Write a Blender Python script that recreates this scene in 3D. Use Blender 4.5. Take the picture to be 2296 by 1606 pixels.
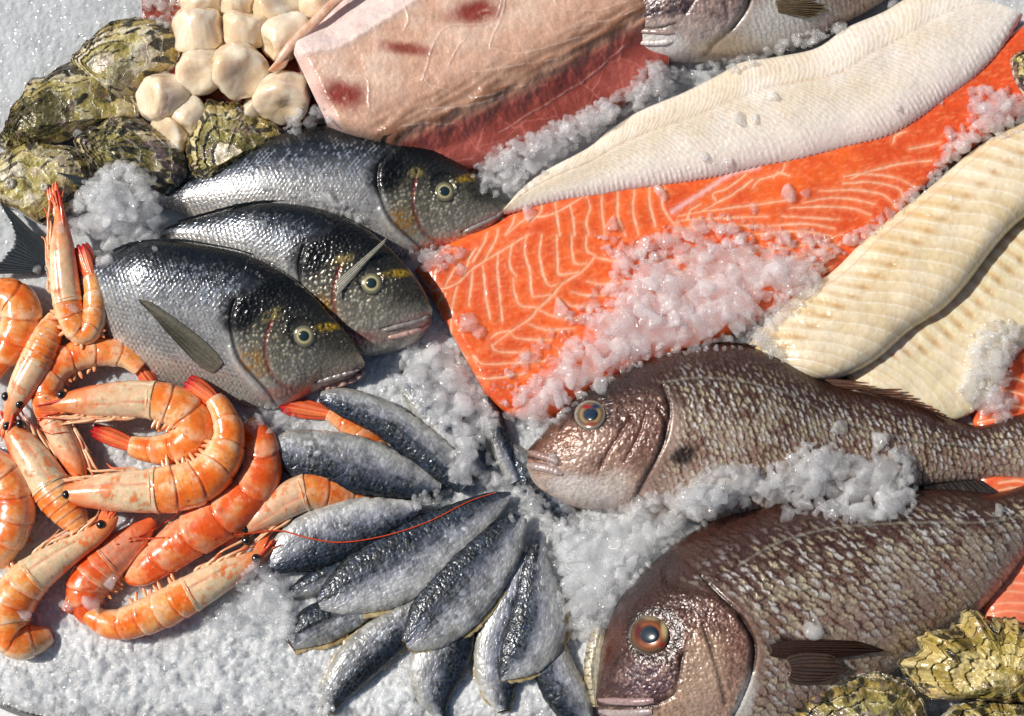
import bpy, math
import numpy as np
from mathutils import Vector, Matrix

# ------------------------------------------------------------------ camera, sky, sun
# plan units: 1 unit = 0.4 mm on the ice; the picture is 2296 x 1606 plan units wide at ice level
S = 0.0004
CX, CY = 1148.0, 802.7
TILT = math.radians(9.0)
DIST = 1.75
scene = bpy.context.scene
for o in list(bpy.data.objects):
    bpy.data.objects.remove(o)
cam_d = bpy.data.cameras.new('camera')
cam = bpy.data.objects.new('camera', cam_d)
scene.collection.objects.link(cam)
cam.location = (0, -DIST * math.sin(TILT), DIST * math.cos(TILT))
cam.rotation_euler = (TILT, 0, 0)
cam_d.sensor_width = 36
cam_d.lens = 36 * DIST / (2296 * S)
cam_d.clip_start = 0.05
cam_d.clip_end = 50
scene.camera = cam

SUN_EL = math.radians(46)
SUN_TO = Vector((-1.0, 0.22, 0)).normalized()          # towards the sun, on the plan
world = bpy.data.worlds.new('World')
scene.world = world
world.use_nodes = True
wn = world.node_tree
sky = wn.nodes.new('ShaderNodeTexSky')
sky.sky_type = 'NISHITA'
sky.sun_disc = False
sky.sun_elevation = SUN_EL
sky.sun_rotation = math.atan2(SUN_TO.x, SUN_TO.y)
wn.links.new(sky.outputs[0], wn.nodes['Background'].inputs[0])
wn.nodes['Background'].inputs[1].default_value = 0.055
sun_d = bpy.data.lights.new('sun', 'SUN')
sun_d.energy = 4.5
sun_d.angle = math.radians(0.5)
sun_d.color = (1.0, 0.955, 0.89)
sun = bpy.data.objects.new('sun', sun_d)
scene.collection.objects.link(sun)
sdir = Vector((SUN_TO.x * math.cos(SUN_EL), SUN_TO.y * math.cos(SUN_EL), math.sin(SUN_EL)))
sun.rotation_euler = (-sdir).to_track_quat('-Z', 'Y').to_euler()
sun.location = sdir * 3
scene.view_settings.view_transform = 'Standard'
scene.view_settings.look = 'None'
scene.view_settings.exposure = 0.0
scene.view_settings.gamma = 1.0
scene.view_settings.use_curve_mapping = False
try:
    scene.cycles.use_denoising = True
    scene.cycles.max_bounces = 12
    scene.cycles.volume_bounces = 8
    scene.cycles.transparent_max_bounces = 24
    scene.cycles.transmission_bounces = 8
    scene.cycles.sample_clamp_indirect = 6.0
    scene.cycles.caustics_refractive = False
    scene.cycles.caustics_reflective = False
except Exception:
    pass

# ------------------------------------------------------------------ helpers: plan, noise, colour
_f = np.array([0, math.sin(TILT), -math.cos(TILT)])
_u = np.array([0, math.cos(TILT), math.sin(TILT)])
_c = np.array(cam.location)

def P(uv, z=0.0):
    """world point at height z (plan units) under plan position uv"""
    uv = np.atleast_2d(np.asarray(uv, float))
    z = np.broadcast_to(np.asarray(z, float), (len(uv),)) * S
    a = (uv[:, 0] - CX) * S / DIST
    b = (CY - uv[:, 1]) * S / DIST
    d = np.stack([a, _f[1] + b * _u[1], _f[2] + b * _u[2]], 1)
    k = (z - _c[2]) / d[:, 2]
    return _c + d * k[:, None]

def lin(c):
    c = np.asarray(c, float)
    return np.where(c <= 0.04045, c / 12.92, ((c + 0.055) / 1.055) ** 2.4)

def hx(h):
    h = h.lstrip('#')
    return lin([int(h[i:i + 2], 16) / 255 for i in (0, 2, 4)])

def mixc(a, b, m):
    m = np.clip(m, 0, 1)[:, None]
    return a * (1 - m) + b * m

def sm(a, b, x):
    t = np.clip((x - a) / (b - a), 0, 1)
    return t * t * (3 - 2 * t)

_rng0 = np.random.default_rng(11)
_perm = _rng0.permutation(256)
_perm = np.concatenate([_perm, _perm, _perm])
_grad = _rng0.normal(size=(256, 3))
_grad /= np.linalg.norm(_grad, axis=1)[:, None]

def perlin(p):
    p = np.asarray(p, float)
    if p.shape[1] == 2:
        p = np.concatenate([p, np.full((len(p), 1), 0.37)], 1)
    i = np.floor(p).astype(int)
    f = p - i
    w = f * f * f * (f * (f * 6 - 15) + 10)
    i &= 255
    out = 0
    for dx in (0, 1):
        for dy in (0, 1):
            for dz in (0, 1):
                h = _perm[_perm[_perm[i[:, 0] + dx] + i[:, 1] + dy] + ((i[:, 2] + dz) & 255)]
                g = _grad[h]
                v = g[:, 0] * (f[:, 0] - dx) + g[:, 1] * (f[:, 1] - dy) + g[:, 2] * (f[:, 2] - dz)
                wt = (w[:, 0] if dx else 1 - w[:, 0]) * (w[:, 1] if dy else 1 - w[:, 1]) * (w[:, 2] if dz else 1 - w[:, 2])
                out = out + v * wt
    return out * 1.6

def fbm(p, o=4, g=0.5, seed=0.0):
    p = np.asarray(p, float) + seed * 17.31
    s, a, t = 0, 1.0, 0
    for k in range(o):
        s = s + a * perlin(p * 2 ** k + k * 5.7)
        t += a
        a *= g
    return s / t

def hash2(ix, iy, k=0):
    h = (ix * 374761393 + iy * 668265263 + k * 974634777) & 0xffffffff
    h = ((h ^ (h >> 13)) * 1274126177) & 0xffffffff
    return ((h ^ (h >> 16)) & 0xffffff) / float(0xffffff)

def cells(p, jit=0.9, seed=0):
    """2d cellular noise: F1, F2, id hash, vector to the feature"""
    p = np.asarray(p, float)
    ix = np.floor(p[:, 0]).astype(np.int64)
    iy = np.floor(p[:, 1]).astype(np.int64)
    f1 = np.full(len(p), 9.0); f2 = f1.copy(); idh = np.zeros(len(p)); vx = np.zeros(len(p)); vy = np.zeros(len(p))
    for dx in (-1, 0, 1):
        for dy in (-1, 0, 1):
            cx, cy = ix + dx, iy + dy
            x = cx + 0.5 + (hash2(cx, cy, 1 + seed) - 0.5) * jit - p[:, 0]
            y = cy + 0.5 + (hash2(cx, cy, 2 + seed) - 0.5) * jit - p[:, 1]
            d = np.hypot(x, y)
            n = d < f1
            f2 = np.where(n, f1, np.minimum(f2, d))
            idh = np.where(n, hash2(cx, cy, 3 + seed), idh)
            vx = np.where(n, x, vx); vy = np.where(n, y, vy)
            f1 = np.where(n, d, f1)
    return f1, f2, idh, vx, vy

def catmull(pts, n, closed=False, dims=2, dense=24):
    """Catmull-Rom through rows of pts, resampled evenly along the first dims columns"""
    p = np.asarray(pts, float)
    if closed:
        q = np.vstack([p[-1], p, p[0], p[1]])
    else:
        q = np.vstack([2 * p[0] - p[1], p, 2 * p[-1] - p[-2]])
    out = []
    for i in range(1, len(q) - 2):
        t = np.linspace(0, 1, dense, endpoint=False)[:, None]
        a, b, c, d = q[i - 1], q[i], q[i + 1], q[i + 2]
        out.append(0.5 * (2 * b + (c - a) * t + (2 * a - 5 * b + 4 * c - d) * t ** 2 + (3 * b - a - 3 * c + d) * t ** 3))
    out = np.vstack(out + [q[-2][None]])
    L = np.concatenate([[0], np.cumsum(np.linalg.norm(np.diff(out[:, :dims], axis=0), axis=1))])
    L += np.linspace(0, 1e-6, len(L))
    tt = np.linspace(0, L[-1], n + 1)[:-1] if closed else np.linspace(0, L[-1], n)
    return np.stack([np.interp(tt, L, out[:, k]) for k in range(out.shape[1])], 1)

def dpoly(p, poly):
    """distance of points to a polyline and the fraction along it of the nearest point"""
    p = np.asarray(p, float); poly = np.asarray(poly, float)
    best = np.full(len(p), 1e9); fr = np.zeros(len(p))
    L = np.concatenate([[0], np.cumsum(np.linalg.norm(np.diff(poly, axis=0), axis=1))])
    for i in range(len(poly) - 1):
        a, b = poly[i], poly[i + 1]
        ab = b - a
        t = np.clip(((p - a) @ ab) / max(ab @ ab, 1e-9), 0, 1)
        d = np.hypot(p[:, 0] - a[0] - t * ab[0], p[:, 1] - a[1] - t * ab[1])
        n = d < best
        best = np.where(n, d, best)
        fr = np.where(n, (L[i] + t * (L[i + 1] - L[i])) / L[-1], fr)
    return best, fr

def inside(p, poly):
    p = np.asarray(p, float); poly = np.asarray(poly, float)
    c = np.zeros(len(p), bool)
    j = len(poly) - 1
    for i in range(len(poly)):
        xi, yi = poly[i]; xj, yj = poly[j]
        if yi != yj:
            c ^= ((yi > p[:, 1]) != (yj > p[:, 1])) & (p[:, 0] < (xj - xi) * (p[:, 1] - yi) / (yj - yi) + xi)
        j = i
    return c

def ell(p, cx, cy, rx, ry, ang=0.0, soft=0.35):
    a = math.radians(ang)
    x = (p[:, 0] - cx) * math.cos(a) + (p[:, 1] - cy) * math.sin(a)
    y = -(p[:, 0] - cx) * math.sin(a) + (p[:, 1] - cy) * math.cos(a)
    return 1 - sm(1 - soft, 1 + soft, np.hypot(x / rx, y / ry))

def K(row, col, pts):
    """positions read off an enlarged tile of the plan -> plan units"""
    p = np.asarray(pts, float).copy()
    p[:, 0] = p[:, 0] * 0.33354 + (0, 765.8, 1530.2)[col]
    p[:, 1] = p[:, 1] * 0.33354 + (0, 535.3, 1070.6)[row]
    return p

# ------------------------------------------------------------------ height map of everything laid so far
HC = 3.0
HX0, HY0 = -0.62, -0.48
HN, HM_ = int(1.24 / (HC * S)), int(0.96 / (HC * S))
HMAP = np.zeros((HN, HM_))

def splat(w):
    i = ((w[:, 0] - HX0) / (HC * S)).astype(int); j = ((w[:, 1] - HY0) / (HC * S)).astype(int)
    ok = (i >= 0) & (j >= 0) & (i < HN) & (j < HM_)
    np.maximum.at(HMAP, (i[ok], j[ok]), w[ok, 2] / S)

def hworld(x, y):
    i = np.clip(((x - HX0) / (HC * S)).astype(int), 0, HN - 1); j = np.clip(((y - HY0) / (HC * S)).astype(int), 0, HM_ - 1)
    return HMAP[i, j]

def zat(uv, it=4):
    """height of what lies at plan position uv"""
    uv = np.atleast_2d(np.asarray(uv, float))
    z = np.full(len(uv), 40.0)
    r = 4.0 * S
    for _ in range(it):
        w = P(uv, z)
        z = sum(hworld(w[:, 0] + dx * r, w[:, 1] + dy * r) for dx, dy in ((0, 0), (1, 0), (-1, 0), (0, 1), (0, -1), (.7, .7), (-.7, .7), (.7, -.7), (-.7, -.7))) / 9
    return z

# ------------------------------------------------------------------ meshes
col = scene.collection
MATS = {}

def quads(n, m, cu=False, cv=False):
    i = np.arange(n if cu else n - 1); j = np.arange(m if cv else m - 1)
    I, J = np.meshgrid(i, j, indexing='ij')
    I2, J2 = (I + 1) % n, (J + 1) % m
    return np.stack([I * m + J, I2 * m + J, I2 * m + J2, I * m + J2], -1).reshape(-1, 4)

def mesh_obj(name, V, faces, mat, parent=None, cols=None, extra=None, smooth=True, put=True, pq=None, closed=True):
    """faces: one int array (n,k) or a list of such arrays"""
    if not isinstance(faces, list):
        faces = [faces]
    V = np.asarray(V, float)
    if put:
        splat(V)
    loc = np.zeros(3)
    if parent is not None:
        loc = np.array(parent['_loc'])
    if closed:
        c = V.mean(0); vol = 0.0
        for f in faces:
            a = V[f[:, 0]] - c
            for k in range(1, f.shape[1] - 1):
                vol += np.einsum('ij,ij->', a, np.cross(V[f[:, k]] - c, V[f[:, k + 1]] - c))
        if vol < 0:
            faces = [f[:, ::-1] for f in faces]
    me = bpy.data.meshes.new(name)
    me.vertices.add(len(V))
    me.vertices.foreach_set('co', (V - loc).astype(np.float32).ravel())
    li = np.concatenate([f.ravel() for f in faces]).astype(np.int32)
    tot = np.concatenate([np.full(len(f), f.shape[1]) for f in faces]).astype(np.int32)
    st = np.concatenate([[0], np.cumsum(tot)[:-1]]).astype(np.int32)
    me.loops.add(len(li)); me.loops.foreach_set('vertex_index', li)
    me.polygons.add(len(tot)); me.polygons.foreach_set('loop_start', st); me.polygons.foreach_set('loop_total', tot)
    me.polygons.foreach_set('use_smooth', np.full(len(tot), smooth))
    me.update(calc_edges=True)
    if cols is not None:
        a = me.color_attributes.new('Col', 'FLOAT_COLOR', 'POINT')
        c4 = np.ones((len(V), 4), np.float32); c4[:, :3] = np.clip(cols, 0, 1)
        a.data.foreach_set('color', c4.ravel())
    for k, v in (extra or {}).items():
        a = me.attributes.new(k, 'FLOAT', 'POINT')
        a.data.foreach_set('value', np.asarray(v, np.float32))
    if pq is not None:
        a = me.attributes.new('pq', 'FLOAT_VECTOR', 'POINT')
        a.data.foreach_set('vector', np.asarray(pq, np.float32).ravel())
    me.materials.append(MATS[mat])
    o = bpy.data.objects.new(name, me)
    col.objects.link(o)
    if parent is not None:
        o.parent = parent
        if parent.type == 'MESH':
            pass
    o['_loc'] = [float(x) for x in loc]
    return o

def child(name, V, faces, mat, part, **k):
    """a sub-part: the part sits at its thing's origin, so the same local space serves"""
    return mesh_obj(name, V, faces, mat, part, **k)

def thing(name, uv, z, label, cat, group=None):
    o = bpy.data.objects.new(name, None)
    o.empty_display_size = 0.02
    col.objects.link(o)
    w = P([uv], z)[0]
    o.location = w
    o['_loc'] = [float(x) for x in w]
    tag(o, label, cat, group)
    return o

def tag(o, label=None, cat=None, group=None, kind=None):
    if label: o['label'] = label
    if cat: o['category'] = cat
    if group: o['group'] = group
    if kind: o['kind'] = kind
    return o

def loft(pairs, n_s, n_t, top, bot=None, base=0.0, pa=2.2, pb=0.55, nb=10, endcap=None, tl=0.5, unitz=None):
    """closed body over plan outline pairs (upper point, lower point); t=+1 at the upper edge.
    top/bot: functions of the half-width fraction array -> heights, or numbers"""
    pr = np.array([[a[0], a[1], b[0], b[1]] for a, b in pairs], float)
    mid = np.stack([(pr[:, 0] + pr[:, 2]) / 2, (pr[:, 1] + pr[:, 3]) / 2], 1)
    q = catmull(np.hstack([mid, pr]), n_s)
    U, Lw = q[:, 2:4], q[:, 4:6]
    hw = np.linalg.norm(U - Lw, axis=1) / 2
    s = np.linspace(0, 1, n_s)
    x = np.linspace(-1, 1, n_t)
    tt = tl * x + (1 - tl) * np.sin(x * math.pi / 2)
    xb = np.linspace(1, -1, nb + 2)[1:-1]
    t = np.concatenate([tt, xb])
    istop = np.concatenate([np.ones(n_t, bool), np.zeros(nb, bool)])
    m = len(t)
    T, Sg = np.meshgrid(t, s)
    W = hw[:, None] / hw.max()
    uv = (U[:, None, :] * (1 + T[..., None]) + Lw[:, None, :] * (1 - T[..., None])) / 2
    prof = (1 - np.minimum(np.abs(T), 1) ** pa) ** pb
    ht = top(W, Sg, T) if callable(top) else top * np.ones_like(T)
    hb = (bot(W, Sg, T) if callable(bot) else (bot if bot is not None else 0.25 * np.max(ht)) * np.ones_like(T))
    if endcap is not None:
        e = endcap(Sg)
        ht = ht * e; hb = hb * e
    b = base(Sg, T) if callable(base) else base * np.ones_like(T)
    z = b + np.where(istop[None, :], ht * prof, -hb * prof)
    L = np.concatenate([[0], np.cumsum(np.linalg.norm(np.diff(q[:, :2], axis=0), axis=1))])
    return dict(uv=uv.reshape(-1, 2), z=z.ravel(), b=b.ravel(), s=Sg.ravel(), t=T.ravel(), top=np.broadcast_to(istop, T.shape).ravel(),
                hw=np.broadcast_to(hw[:, None], T.shape).ravel(), A=np.broadcast_to(L[:, None], T.shape).ravel(), len=L[-1],
                n=n_s, m=m, prof=prof.ravel(), h=ht.ravel())

def loft_faces(g):
    n, m = g['n'], g['m']
    q = quads(n, m, False, True)
    c0 = np.arange(m)[None, :]
    c1 = np.arange((n - 1) * m, n * m)[::-1][None, :]
    return [q[:, ::-1], c0, c1]

def world_of(g):
    """the outline is set at its own height, what bulges above it rises straight up"""
    w = P(g['uv'], g['b'])
    w[:, 2] = g['z'] * S
    return w

def tube(path, r, z, n=8, k=None, flat=1.0):
    """round rod along plan path (r and z per point)"""
    path = np.asarray(path, float)
    p = np.column_stack([path, np.broadcast_to(np.asarray(z, float), (len(path),)), np.broadcast_to(np.asarray(r, float), (len(path),))])
    k = k or max(8, 5 * len(p))
    q = catmull(p, k)
    w = P(q[:, :2], q[:, 2])
    d = np.gradient(w, axis=0)
    d /= np.linalg.norm(d, axis=1)[:, None] + 1e-12
    up = np.array([0, 0, 1.0])
    a = np.cross(up, d); a /= np.linalg.norm(a, axis=1)[:, None] + 1e-9
    b = np.cross(d, a)
    ph = np.linspace(0, 2 * math.pi, n, endpoint=False)
    V = w[:, None, :] + (a[:, None, :] * np.cos(ph)[None, :, None] + flat * b[:, None, :] * np.sin(ph)[None, :, None]) * (q[:, 3] * S)[:, None, None]
    F = quads(k, n, False, True)
    return V.reshape(-1, 3), [F, np.arange(n)[::-1][None, :], (np.arange(n) + (k - 1) * n)[None, :]], np.repeat(np.linspace(0, 1, k), n)
# ------------------------------------------------------------------ materials
def make_mat(name, rough=0.4, metal=0.0, sss=0.0, srad=(1, 0.5, 0.3), sscale=0.004, spec=0.5, coat=0.0, crough=0.08,
             bumps=(), cnoise=None, color=None, rnoise=None, alpha=None, ior=1.45, pqbump=None):
    m = bpy.data.materials.new(name); m.use_nodes = True
    nt = m.node_tree; N = nt.nodes; Lk = nt.links
    b = N['Principled BSDF']
    tc = N.new('ShaderNodeTexCoord')
    if color is None:
        at = N.new('ShaderNodeAttribute'); at.attribute_name = 'Col'; cs = at.outputs['Color']
    else:
        rgb = N.new('ShaderNodeRGB'); rgb.outputs[0].default_value = (*color, 1); cs = rgb.outputs[0]
    for sc, amt in (cnoise or ()):
        nz = N.new('ShaderNodeTexNoise'); nz.inputs['Scale'].default_value = sc; nz.inputs['Detail'].default_value = 4
        nz.inputs['Roughness'].default_value = 0.65
        Lk.new(tc.outputs['Object'], nz.inputs['Vector'])
        mr = N.new('ShaderNodeMapRange'); mr.inputs[1].default_value = 0.3; mr.inputs[2].default_value = 0.7
        mr.inputs[3].default_value = 1 - amt; mr.inputs[4].default_value = 1 + amt
        Lk.new(nz.outputs['Fac'], mr.inputs[0])
        mx = N.new('ShaderNodeMix'); mx.data_type = 'RGBA'; mx.blend_type = 'MULTIPLY'; mx.inputs[0].default_value = 1
        Lk.new(cs, mx.inputs[6]); Lk.new(mr.outputs[0], mx.inputs[7]); cs = mx.outputs[2]
    Lk.new(cs, b.inputs['Base Color'])
    b.inputs['Metallic'].default_value = metal
    b.inputs['Roughness'].default_value = rough
    b.inputs['Specular IOR Level'].default_value = spec
    b.inputs['IOR'].default_value = ior
    if sss:
        b.inputs['Subsurface Weight'].default_value = sss
        b.inputs['Subsurface Radius'].default_value = srad
        b.inputs['Subsurface Scale'].default_value = sscale
    if coat:
        b.inputs['Coat Weight'].default_value = coat; b.inputs['Coat Roughness'].default_value = crough
    if rnoise:
        sc, lo, hi = rnoise
        nz = N.new('ShaderNodeTexNoise'); nz.inputs['Scale'].default_value = sc; nz.inputs['Detail'].default_value = 3
        Lk.new(tc.outputs['Object'], nz.inputs['Vector'])
        mr = N.new('ShaderNodeMapRange'); mr.inputs[1].default_value = 0.35; mr.inputs[2].default_value = 0.65
        mr.inputs[3].default_value = lo; mr.inputs[4].default_value = hi
        Lk.new(nz.outputs['Fac'], mr.inputs[0]); Lk.new(mr.outputs[0], b.inputs['Roughness'])
    if alpha is not None:
        b.inputs['Alpha'].default_value = alpha
    prev = None
    for kind, sc, st, dist in bumps:
        if kind == 'v':
            nz = N.new('ShaderNodeTexVoronoi'); nz.inputs['Scale'].default_value = sc; out = nz.outputs['Distance']
        else:
            nz = N.new('ShaderNodeTexNoise'); nz.inputs['Scale'].default_value = sc; nz.inputs['Detail'].default_value = 3; out = nz.outputs['Fac']
        Lk.new(tc.outputs['Object'], nz.inputs['Vector'])
        bp = N.new('ShaderNodeBump'); bp.inputs['Strength'].default_value = st; bp.inputs['Distance'].default_value = dist
        Lk.new(out, bp.inputs['Height'])
        if prev is not None: Lk.new(prev, bp.inputs['Normal'])
        prev = bp.outputs['Normal']
    if pqbump:
        ax, ay, sc, st, dist = pqbump                     # streaks: noise stretched along the body
        at = N.new('ShaderNodeAttribute'); at.attribute_name = 'pq'
        mp = N.new('ShaderNodeMapping'); mp.inputs['Scale'].default_value = (ax, ay, 1)
        Lk.new(at.outputs['Vector'], mp.inputs[0])
        nz = N.new('ShaderNodeTexNoise'); nz.inputs['Scale'].default_value = sc; nz.inputs['Detail'].default_value = 3
        Lk.new(mp.outputs[0], nz.inputs['Vector'])
        bp = N.new('ShaderNodeBump'); bp.inputs['Strength'].default_value = st; bp.inputs['Distance'].default_value = dist
        Lk.new(nz.outputs['Fac'], bp.inputs['Height'])
        if prev is not None: Lk.new(prev, bp.inputs['Normal'])
        prev = bp.outputs['Normal']
    if prev is not None:
        Lk.new(prev, b.inputs['Normal'])
        if coat: Lk.new(prev, b.inputs['Coat Normal'])
    MATS[name] = m
    return m

def facets(nt, vec, scale, k):
    """tiny crystal faces: every cell tilts the surface its own way"""
    N = nt.nodes; Lk = nt.links
    vo = N.new('ShaderNodeTexVoronoi'); vo.inputs['Scale'].default_value = scale; Lk.new(vec, vo.inputs['Vector'])
    sb = N.new('ShaderNodeVectorMath'); sb.operation = 'SUBTRACT'; sb.inputs[1].default_value = (0.5, 0.5, 0.5); Lk.new(vo.outputs['Color'], sb.inputs[0])
    sc = N.new('ShaderNodeVectorMath'); sc.operation = 'SCALE'; sc.inputs['Scale'].default_value = k; Lk.new(sb.outputs[0], sc.inputs[0])
    ge = N.new('ShaderNodeNewGeometry')
    ad = N.new('ShaderNodeVectorMath'); ad.operation = 'ADD'; Lk.new(ge.outputs['Normal'], ad.inputs[0]); Lk.new(sc.outputs[0], ad.inputs[1])
    no = N.new('ShaderNodeVectorMath'); no.operation = 'NORMALIZE'; Lk.new(ad.outputs[0], no.inputs[0])
    return no.outputs[0]

def make_ice(name, body, refr, tint, bump=0.4, rough=0.1, scale=0.006, fac=0.9, var=0.25, dens=0):
    """crushed ice: light scatters inside the splinters, thinner parts are clear, the outside is wet and faceted"""
    m = bpy.data.materials.new(name); m.use_nodes = True
    nt = m.node_tree; N = nt.nodes; Lk = nt.links
    b = N['Principled BSDF']; out = N['Material Output']
    tc = N.new('ShaderNodeTexCoord')
    n1 = N.new('ShaderNodeTexNoise'); n1.inputs['Scale'].default_value = 420; n1.inputs['Detail'].default_value = 4; n1.inputs['Roughness'].default_value = 0.7
    n2 = N.new('ShaderNodeTexNoise'); n2.inputs['Scale'].default_value = 75; n2.inputs['Detail'].default_value = 3
    for n in (n1, n2): Lk.new(tc.outputs['Object'], n.inputs['Vector'])
    bp = N.new('ShaderNodeBump'); bp.inputs['Strength'].default_value = bump; bp.inputs['Distance'].default_value = 0.002
    Lk.new(n1.outputs['Fac'], bp.inputs['Height'])
    b.inputs['Base Color'].default_value = (*tint, 1)
    b.inputs['Roughness'].default_value = 0.5
    b.inputs['Subsurface Weight'].default_value = 1.0
    b.inputs['Subsurface Radius'].default_value = (0.9, 0.95, 1.0)
    b.inputs['Subsurface Scale'].default_value = scale
    b.inputs['IOR'].default_value = 1.33
    b.inputs['Specular IOR Level'].default_value = 0.0
    Lk.new(bp.outputs[0], b.inputs['Normal'])
    tr = N.new('ShaderNodeBsdfTransparent'); tr.inputs['Color'].default_value = (0.985, 0.988, 0.99, 1)
    ref = N.new('ShaderNodeBsdfRefraction'); ref.inputs['IOR'].default_value = 1.25; ref.inputs['Roughness'].default_value = 0.12; Lk.new(bp.outputs[0], ref.inputs['Normal'])
    cl = N.new('ShaderNodeMixShader'); cl.inputs[0].default_value = refr; Lk.new(tr.outputs[0], cl.inputs[1]); Lk.new(ref.outputs[0], cl.inputs[2])
    mx = N.new('ShaderNodeMixShader')
    mr = N.new('ShaderNodeMapRange'); mr.inputs[1].default_value = 0.40; mr.inputs[2].default_value = 0.60
    mr.inputs[3].default_value = max(body - var, 0.02); mr.inputs[4].default_value = min(body + var, 1)
    Lk.new(n2.outputs['Fac'], mr.inputs[0]); Lk.new(mr.outputs[0], mx.inputs[0])
    Lk.new(cl.outputs[0], mx.inputs[1]); Lk.new(b.outputs[0], mx.inputs[2])
    fn = facets(nt, tc.outputs['Object'], 750, fac)
    gl = N.new('ShaderNodeBsdfGlossy'); gl.inputs['Roughness'].default_value = rough; Lk.new(fn, gl.inputs['Normal'])
    fr = N.new('ShaderNodeFresnel'); fr.inputs['IOR'].default_value = 1.36; Lk.new(fn, fr.inputs['Normal'])
    fin = N.new('ShaderNodeMixShader'); Lk.new(fr.outputs[0], fin.inputs[0]); Lk.new(mx.outputs[0], fin.inputs[1]); Lk.new(gl.outputs[0], fin.inputs[2])
    # light leaving a splinter from within passes its far face freely
    ge = N.new('ShaderNodeNewGeometry'); t2 = N.new('ShaderNodeBsdfTransparent')
    lst = N.new('ShaderNodeMixShader'); Lk.new(ge.outputs['Backfacing'], lst.inputs[0]); Lk.new(fin.outputs[0], lst.inputs[1]); Lk.new(t2.outputs[0], lst.inputs[2])
    Lk.new(lst.outputs[0], out.inputs['Surface'])
    if dens:
        vs = N.new('ShaderNodeVolumeScatter'); vs.inputs['Color'].default_value = (0.985, 0.988, 0.99, 1); vs.inputs['Density'].default_value = dens; vs.inputs['Anisotropy'].default_value = 0.3
        Lk.new(vs.outputs[0], out.inputs['Volume'])
    MATS[name] = m

make_mat('ice_bed', rough=0.6, sss=0.8, srad=(0.85, 0.92, 1), sscale=0.010, spec=0.0, bumps=(('n', 900, 0.4, 0.0010), ('n', 260, 0.3, 0.002)))
_nt = MATS['ice_bed'].node_tree
_tc = [n for n in _nt.nodes if n.type == 'TEX_COORD'][0]
_fn = facets(_nt, _tc.outputs['Object'], 520, 1.0)
_gl = _nt.nodes.new('ShaderNodeBsdfGlossy'); _gl.inputs['Roughness'].default_value = 0.12; _nt.links.new(_fn, _gl.inputs['Normal'])
_fr = _nt.nodes.new('ShaderNodeFresnel'); _fr.inputs['IOR'].default_value = 1.36; _nt.links.new(_fn, _fr.inputs['Normal'])
_mx = _nt.nodes.new('ShaderNodeMixShader'); _nt.links.new(_fr.outputs[0], _mx.inputs[0])
_nt.links.new(_nt.nodes['Principled BSDF'].outputs[0], _mx.inputs[1]); _nt.links.new(_gl.outputs[0], _mx.inputs[2])
_nt.links.new(_mx.outputs[0], _nt.nodes['Material Output'].inputs['Surface'])
make_ice('ice_chunk', 0.16, 0.0, (0.93, 0.932, 0.935), bump=0.35, scale=0.012, var=0.14, dens=105)
make_ice('ice_clear', 0.20, 0.0, (0.93, 0.932, 0.935), bump=0.4, scale=0.012, var=0.14, dens=70)
make_mat('silver_skin', rough=0.3, metal=0.40, spec=0.6, coat=0.5, crough=0.12, bumps=(('n', 700, 0.25, 0.0008),), cnoise=((260, 0.25),), rnoise=(200, 0.18, 0.45))
make_mat('red_skin', rough=0.38, metal=0.12, spec=0.5, coat=0.35, crough=0.18, bumps=(('n', 800, 0.25, 0.0008),), cnoise=((420, 0.25),), rnoise=(260, 0.22, 0.5))
make_mat('sardine_skin', rough=0.38, metal=0.22, spec=0.5, coat=0.35, crough=0.18, bumps=(('n', 420, 0.10, 0.0008),), cnoise=((300, 0.16), (900, 0.10)), rnoise=(150, 0.25, 0.6))
make_mat('fish_flesh', rough=0.3, sss=0.5, srad=(1, 0.7, 0.45), sscale=0.008, spec=0.5, coat=0.5, crough=0.12, bumps=(('n', 520, 0.25, 0.0008),), cnoise=((150, 0.06),), rnoise=(160, 0.2, 0.5))
make_mat('salmon_flesh', rough=0.28, sss=0.3, srad=(1, 0.4, 0.2), sscale=0.005, spec=0.5, coat=0.4, crough=0.12, bumps=(('n', 420, 0.3, 0.0008),), cnoise=((120, 0.1),), rnoise=(150, 0.18, 0.45))
make_mat('steak_flesh', rough=0.3, sss=0.3, srad=(1, 0.45, 0.3), sscale=0.006, spec=0.5, coat=0.35, crough=0.15, bumps=(('n', 480, 0.4, 0.0010),), cnoise=((90, 0.12), (400, 0.08)), rnoise=(170, 0.2, 0.5))
make_mat('scallop_flesh', rough=0.16, sss=0.8, srad=(1, 0.75, 0.5), sscale=0.010, spec=0.6, coat=0.9, crough=0.06, bumps=(('n', 130, 0.25, 0.002), ('n', 600, 0.12, 0.0006)), cnoise=((110, 0.06),), rnoise=(120, 0.15, 0.4))
make_mat('shrimp_shell', rough=0.25, sss=0.3, srad=(1, 0.4, 0.15), sscale=0.004, spec=0.55, coat=0.7, crough=0.1, bumps=(('n', 260, 0.16, 0.001),), cnoise=((160, 0.16), (520, 0.08)), rnoise=(140, 0.15, 0.4))
make_mat('shrimp_limb', rough=0.35, sss=0.25, srad=(1, 0.4, 0.2), sscale=0.002, spec=0.5, coat=0.4, cnoise=((400, 0.2),), bumps=(('n', 600, 0.2, 0.0006),))
make_mat('oyster_shell', rough=0.4, spec=0.5, coat=0.6, crough=0.12, bumps=(('n', 300, 0.35, 0.0014), ('n', 900, 0.25, 0.0006)), cnoise=((500, 0.3),), rnoise=(140, 0.2, 0.6))
make_mat('fin_skin', rough=0.35, metal=0.2, spec=0.5, coat=0.4, bumps=(('n', 500, 0.3, 0.0006),), cnoise=((350, 0.3),))
make_mat('eye_iris', rough=0.15, metal=0.25, spec=0.6, coat=1.0, crough=0.03, cnoise=((500, 0.15),))
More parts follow.
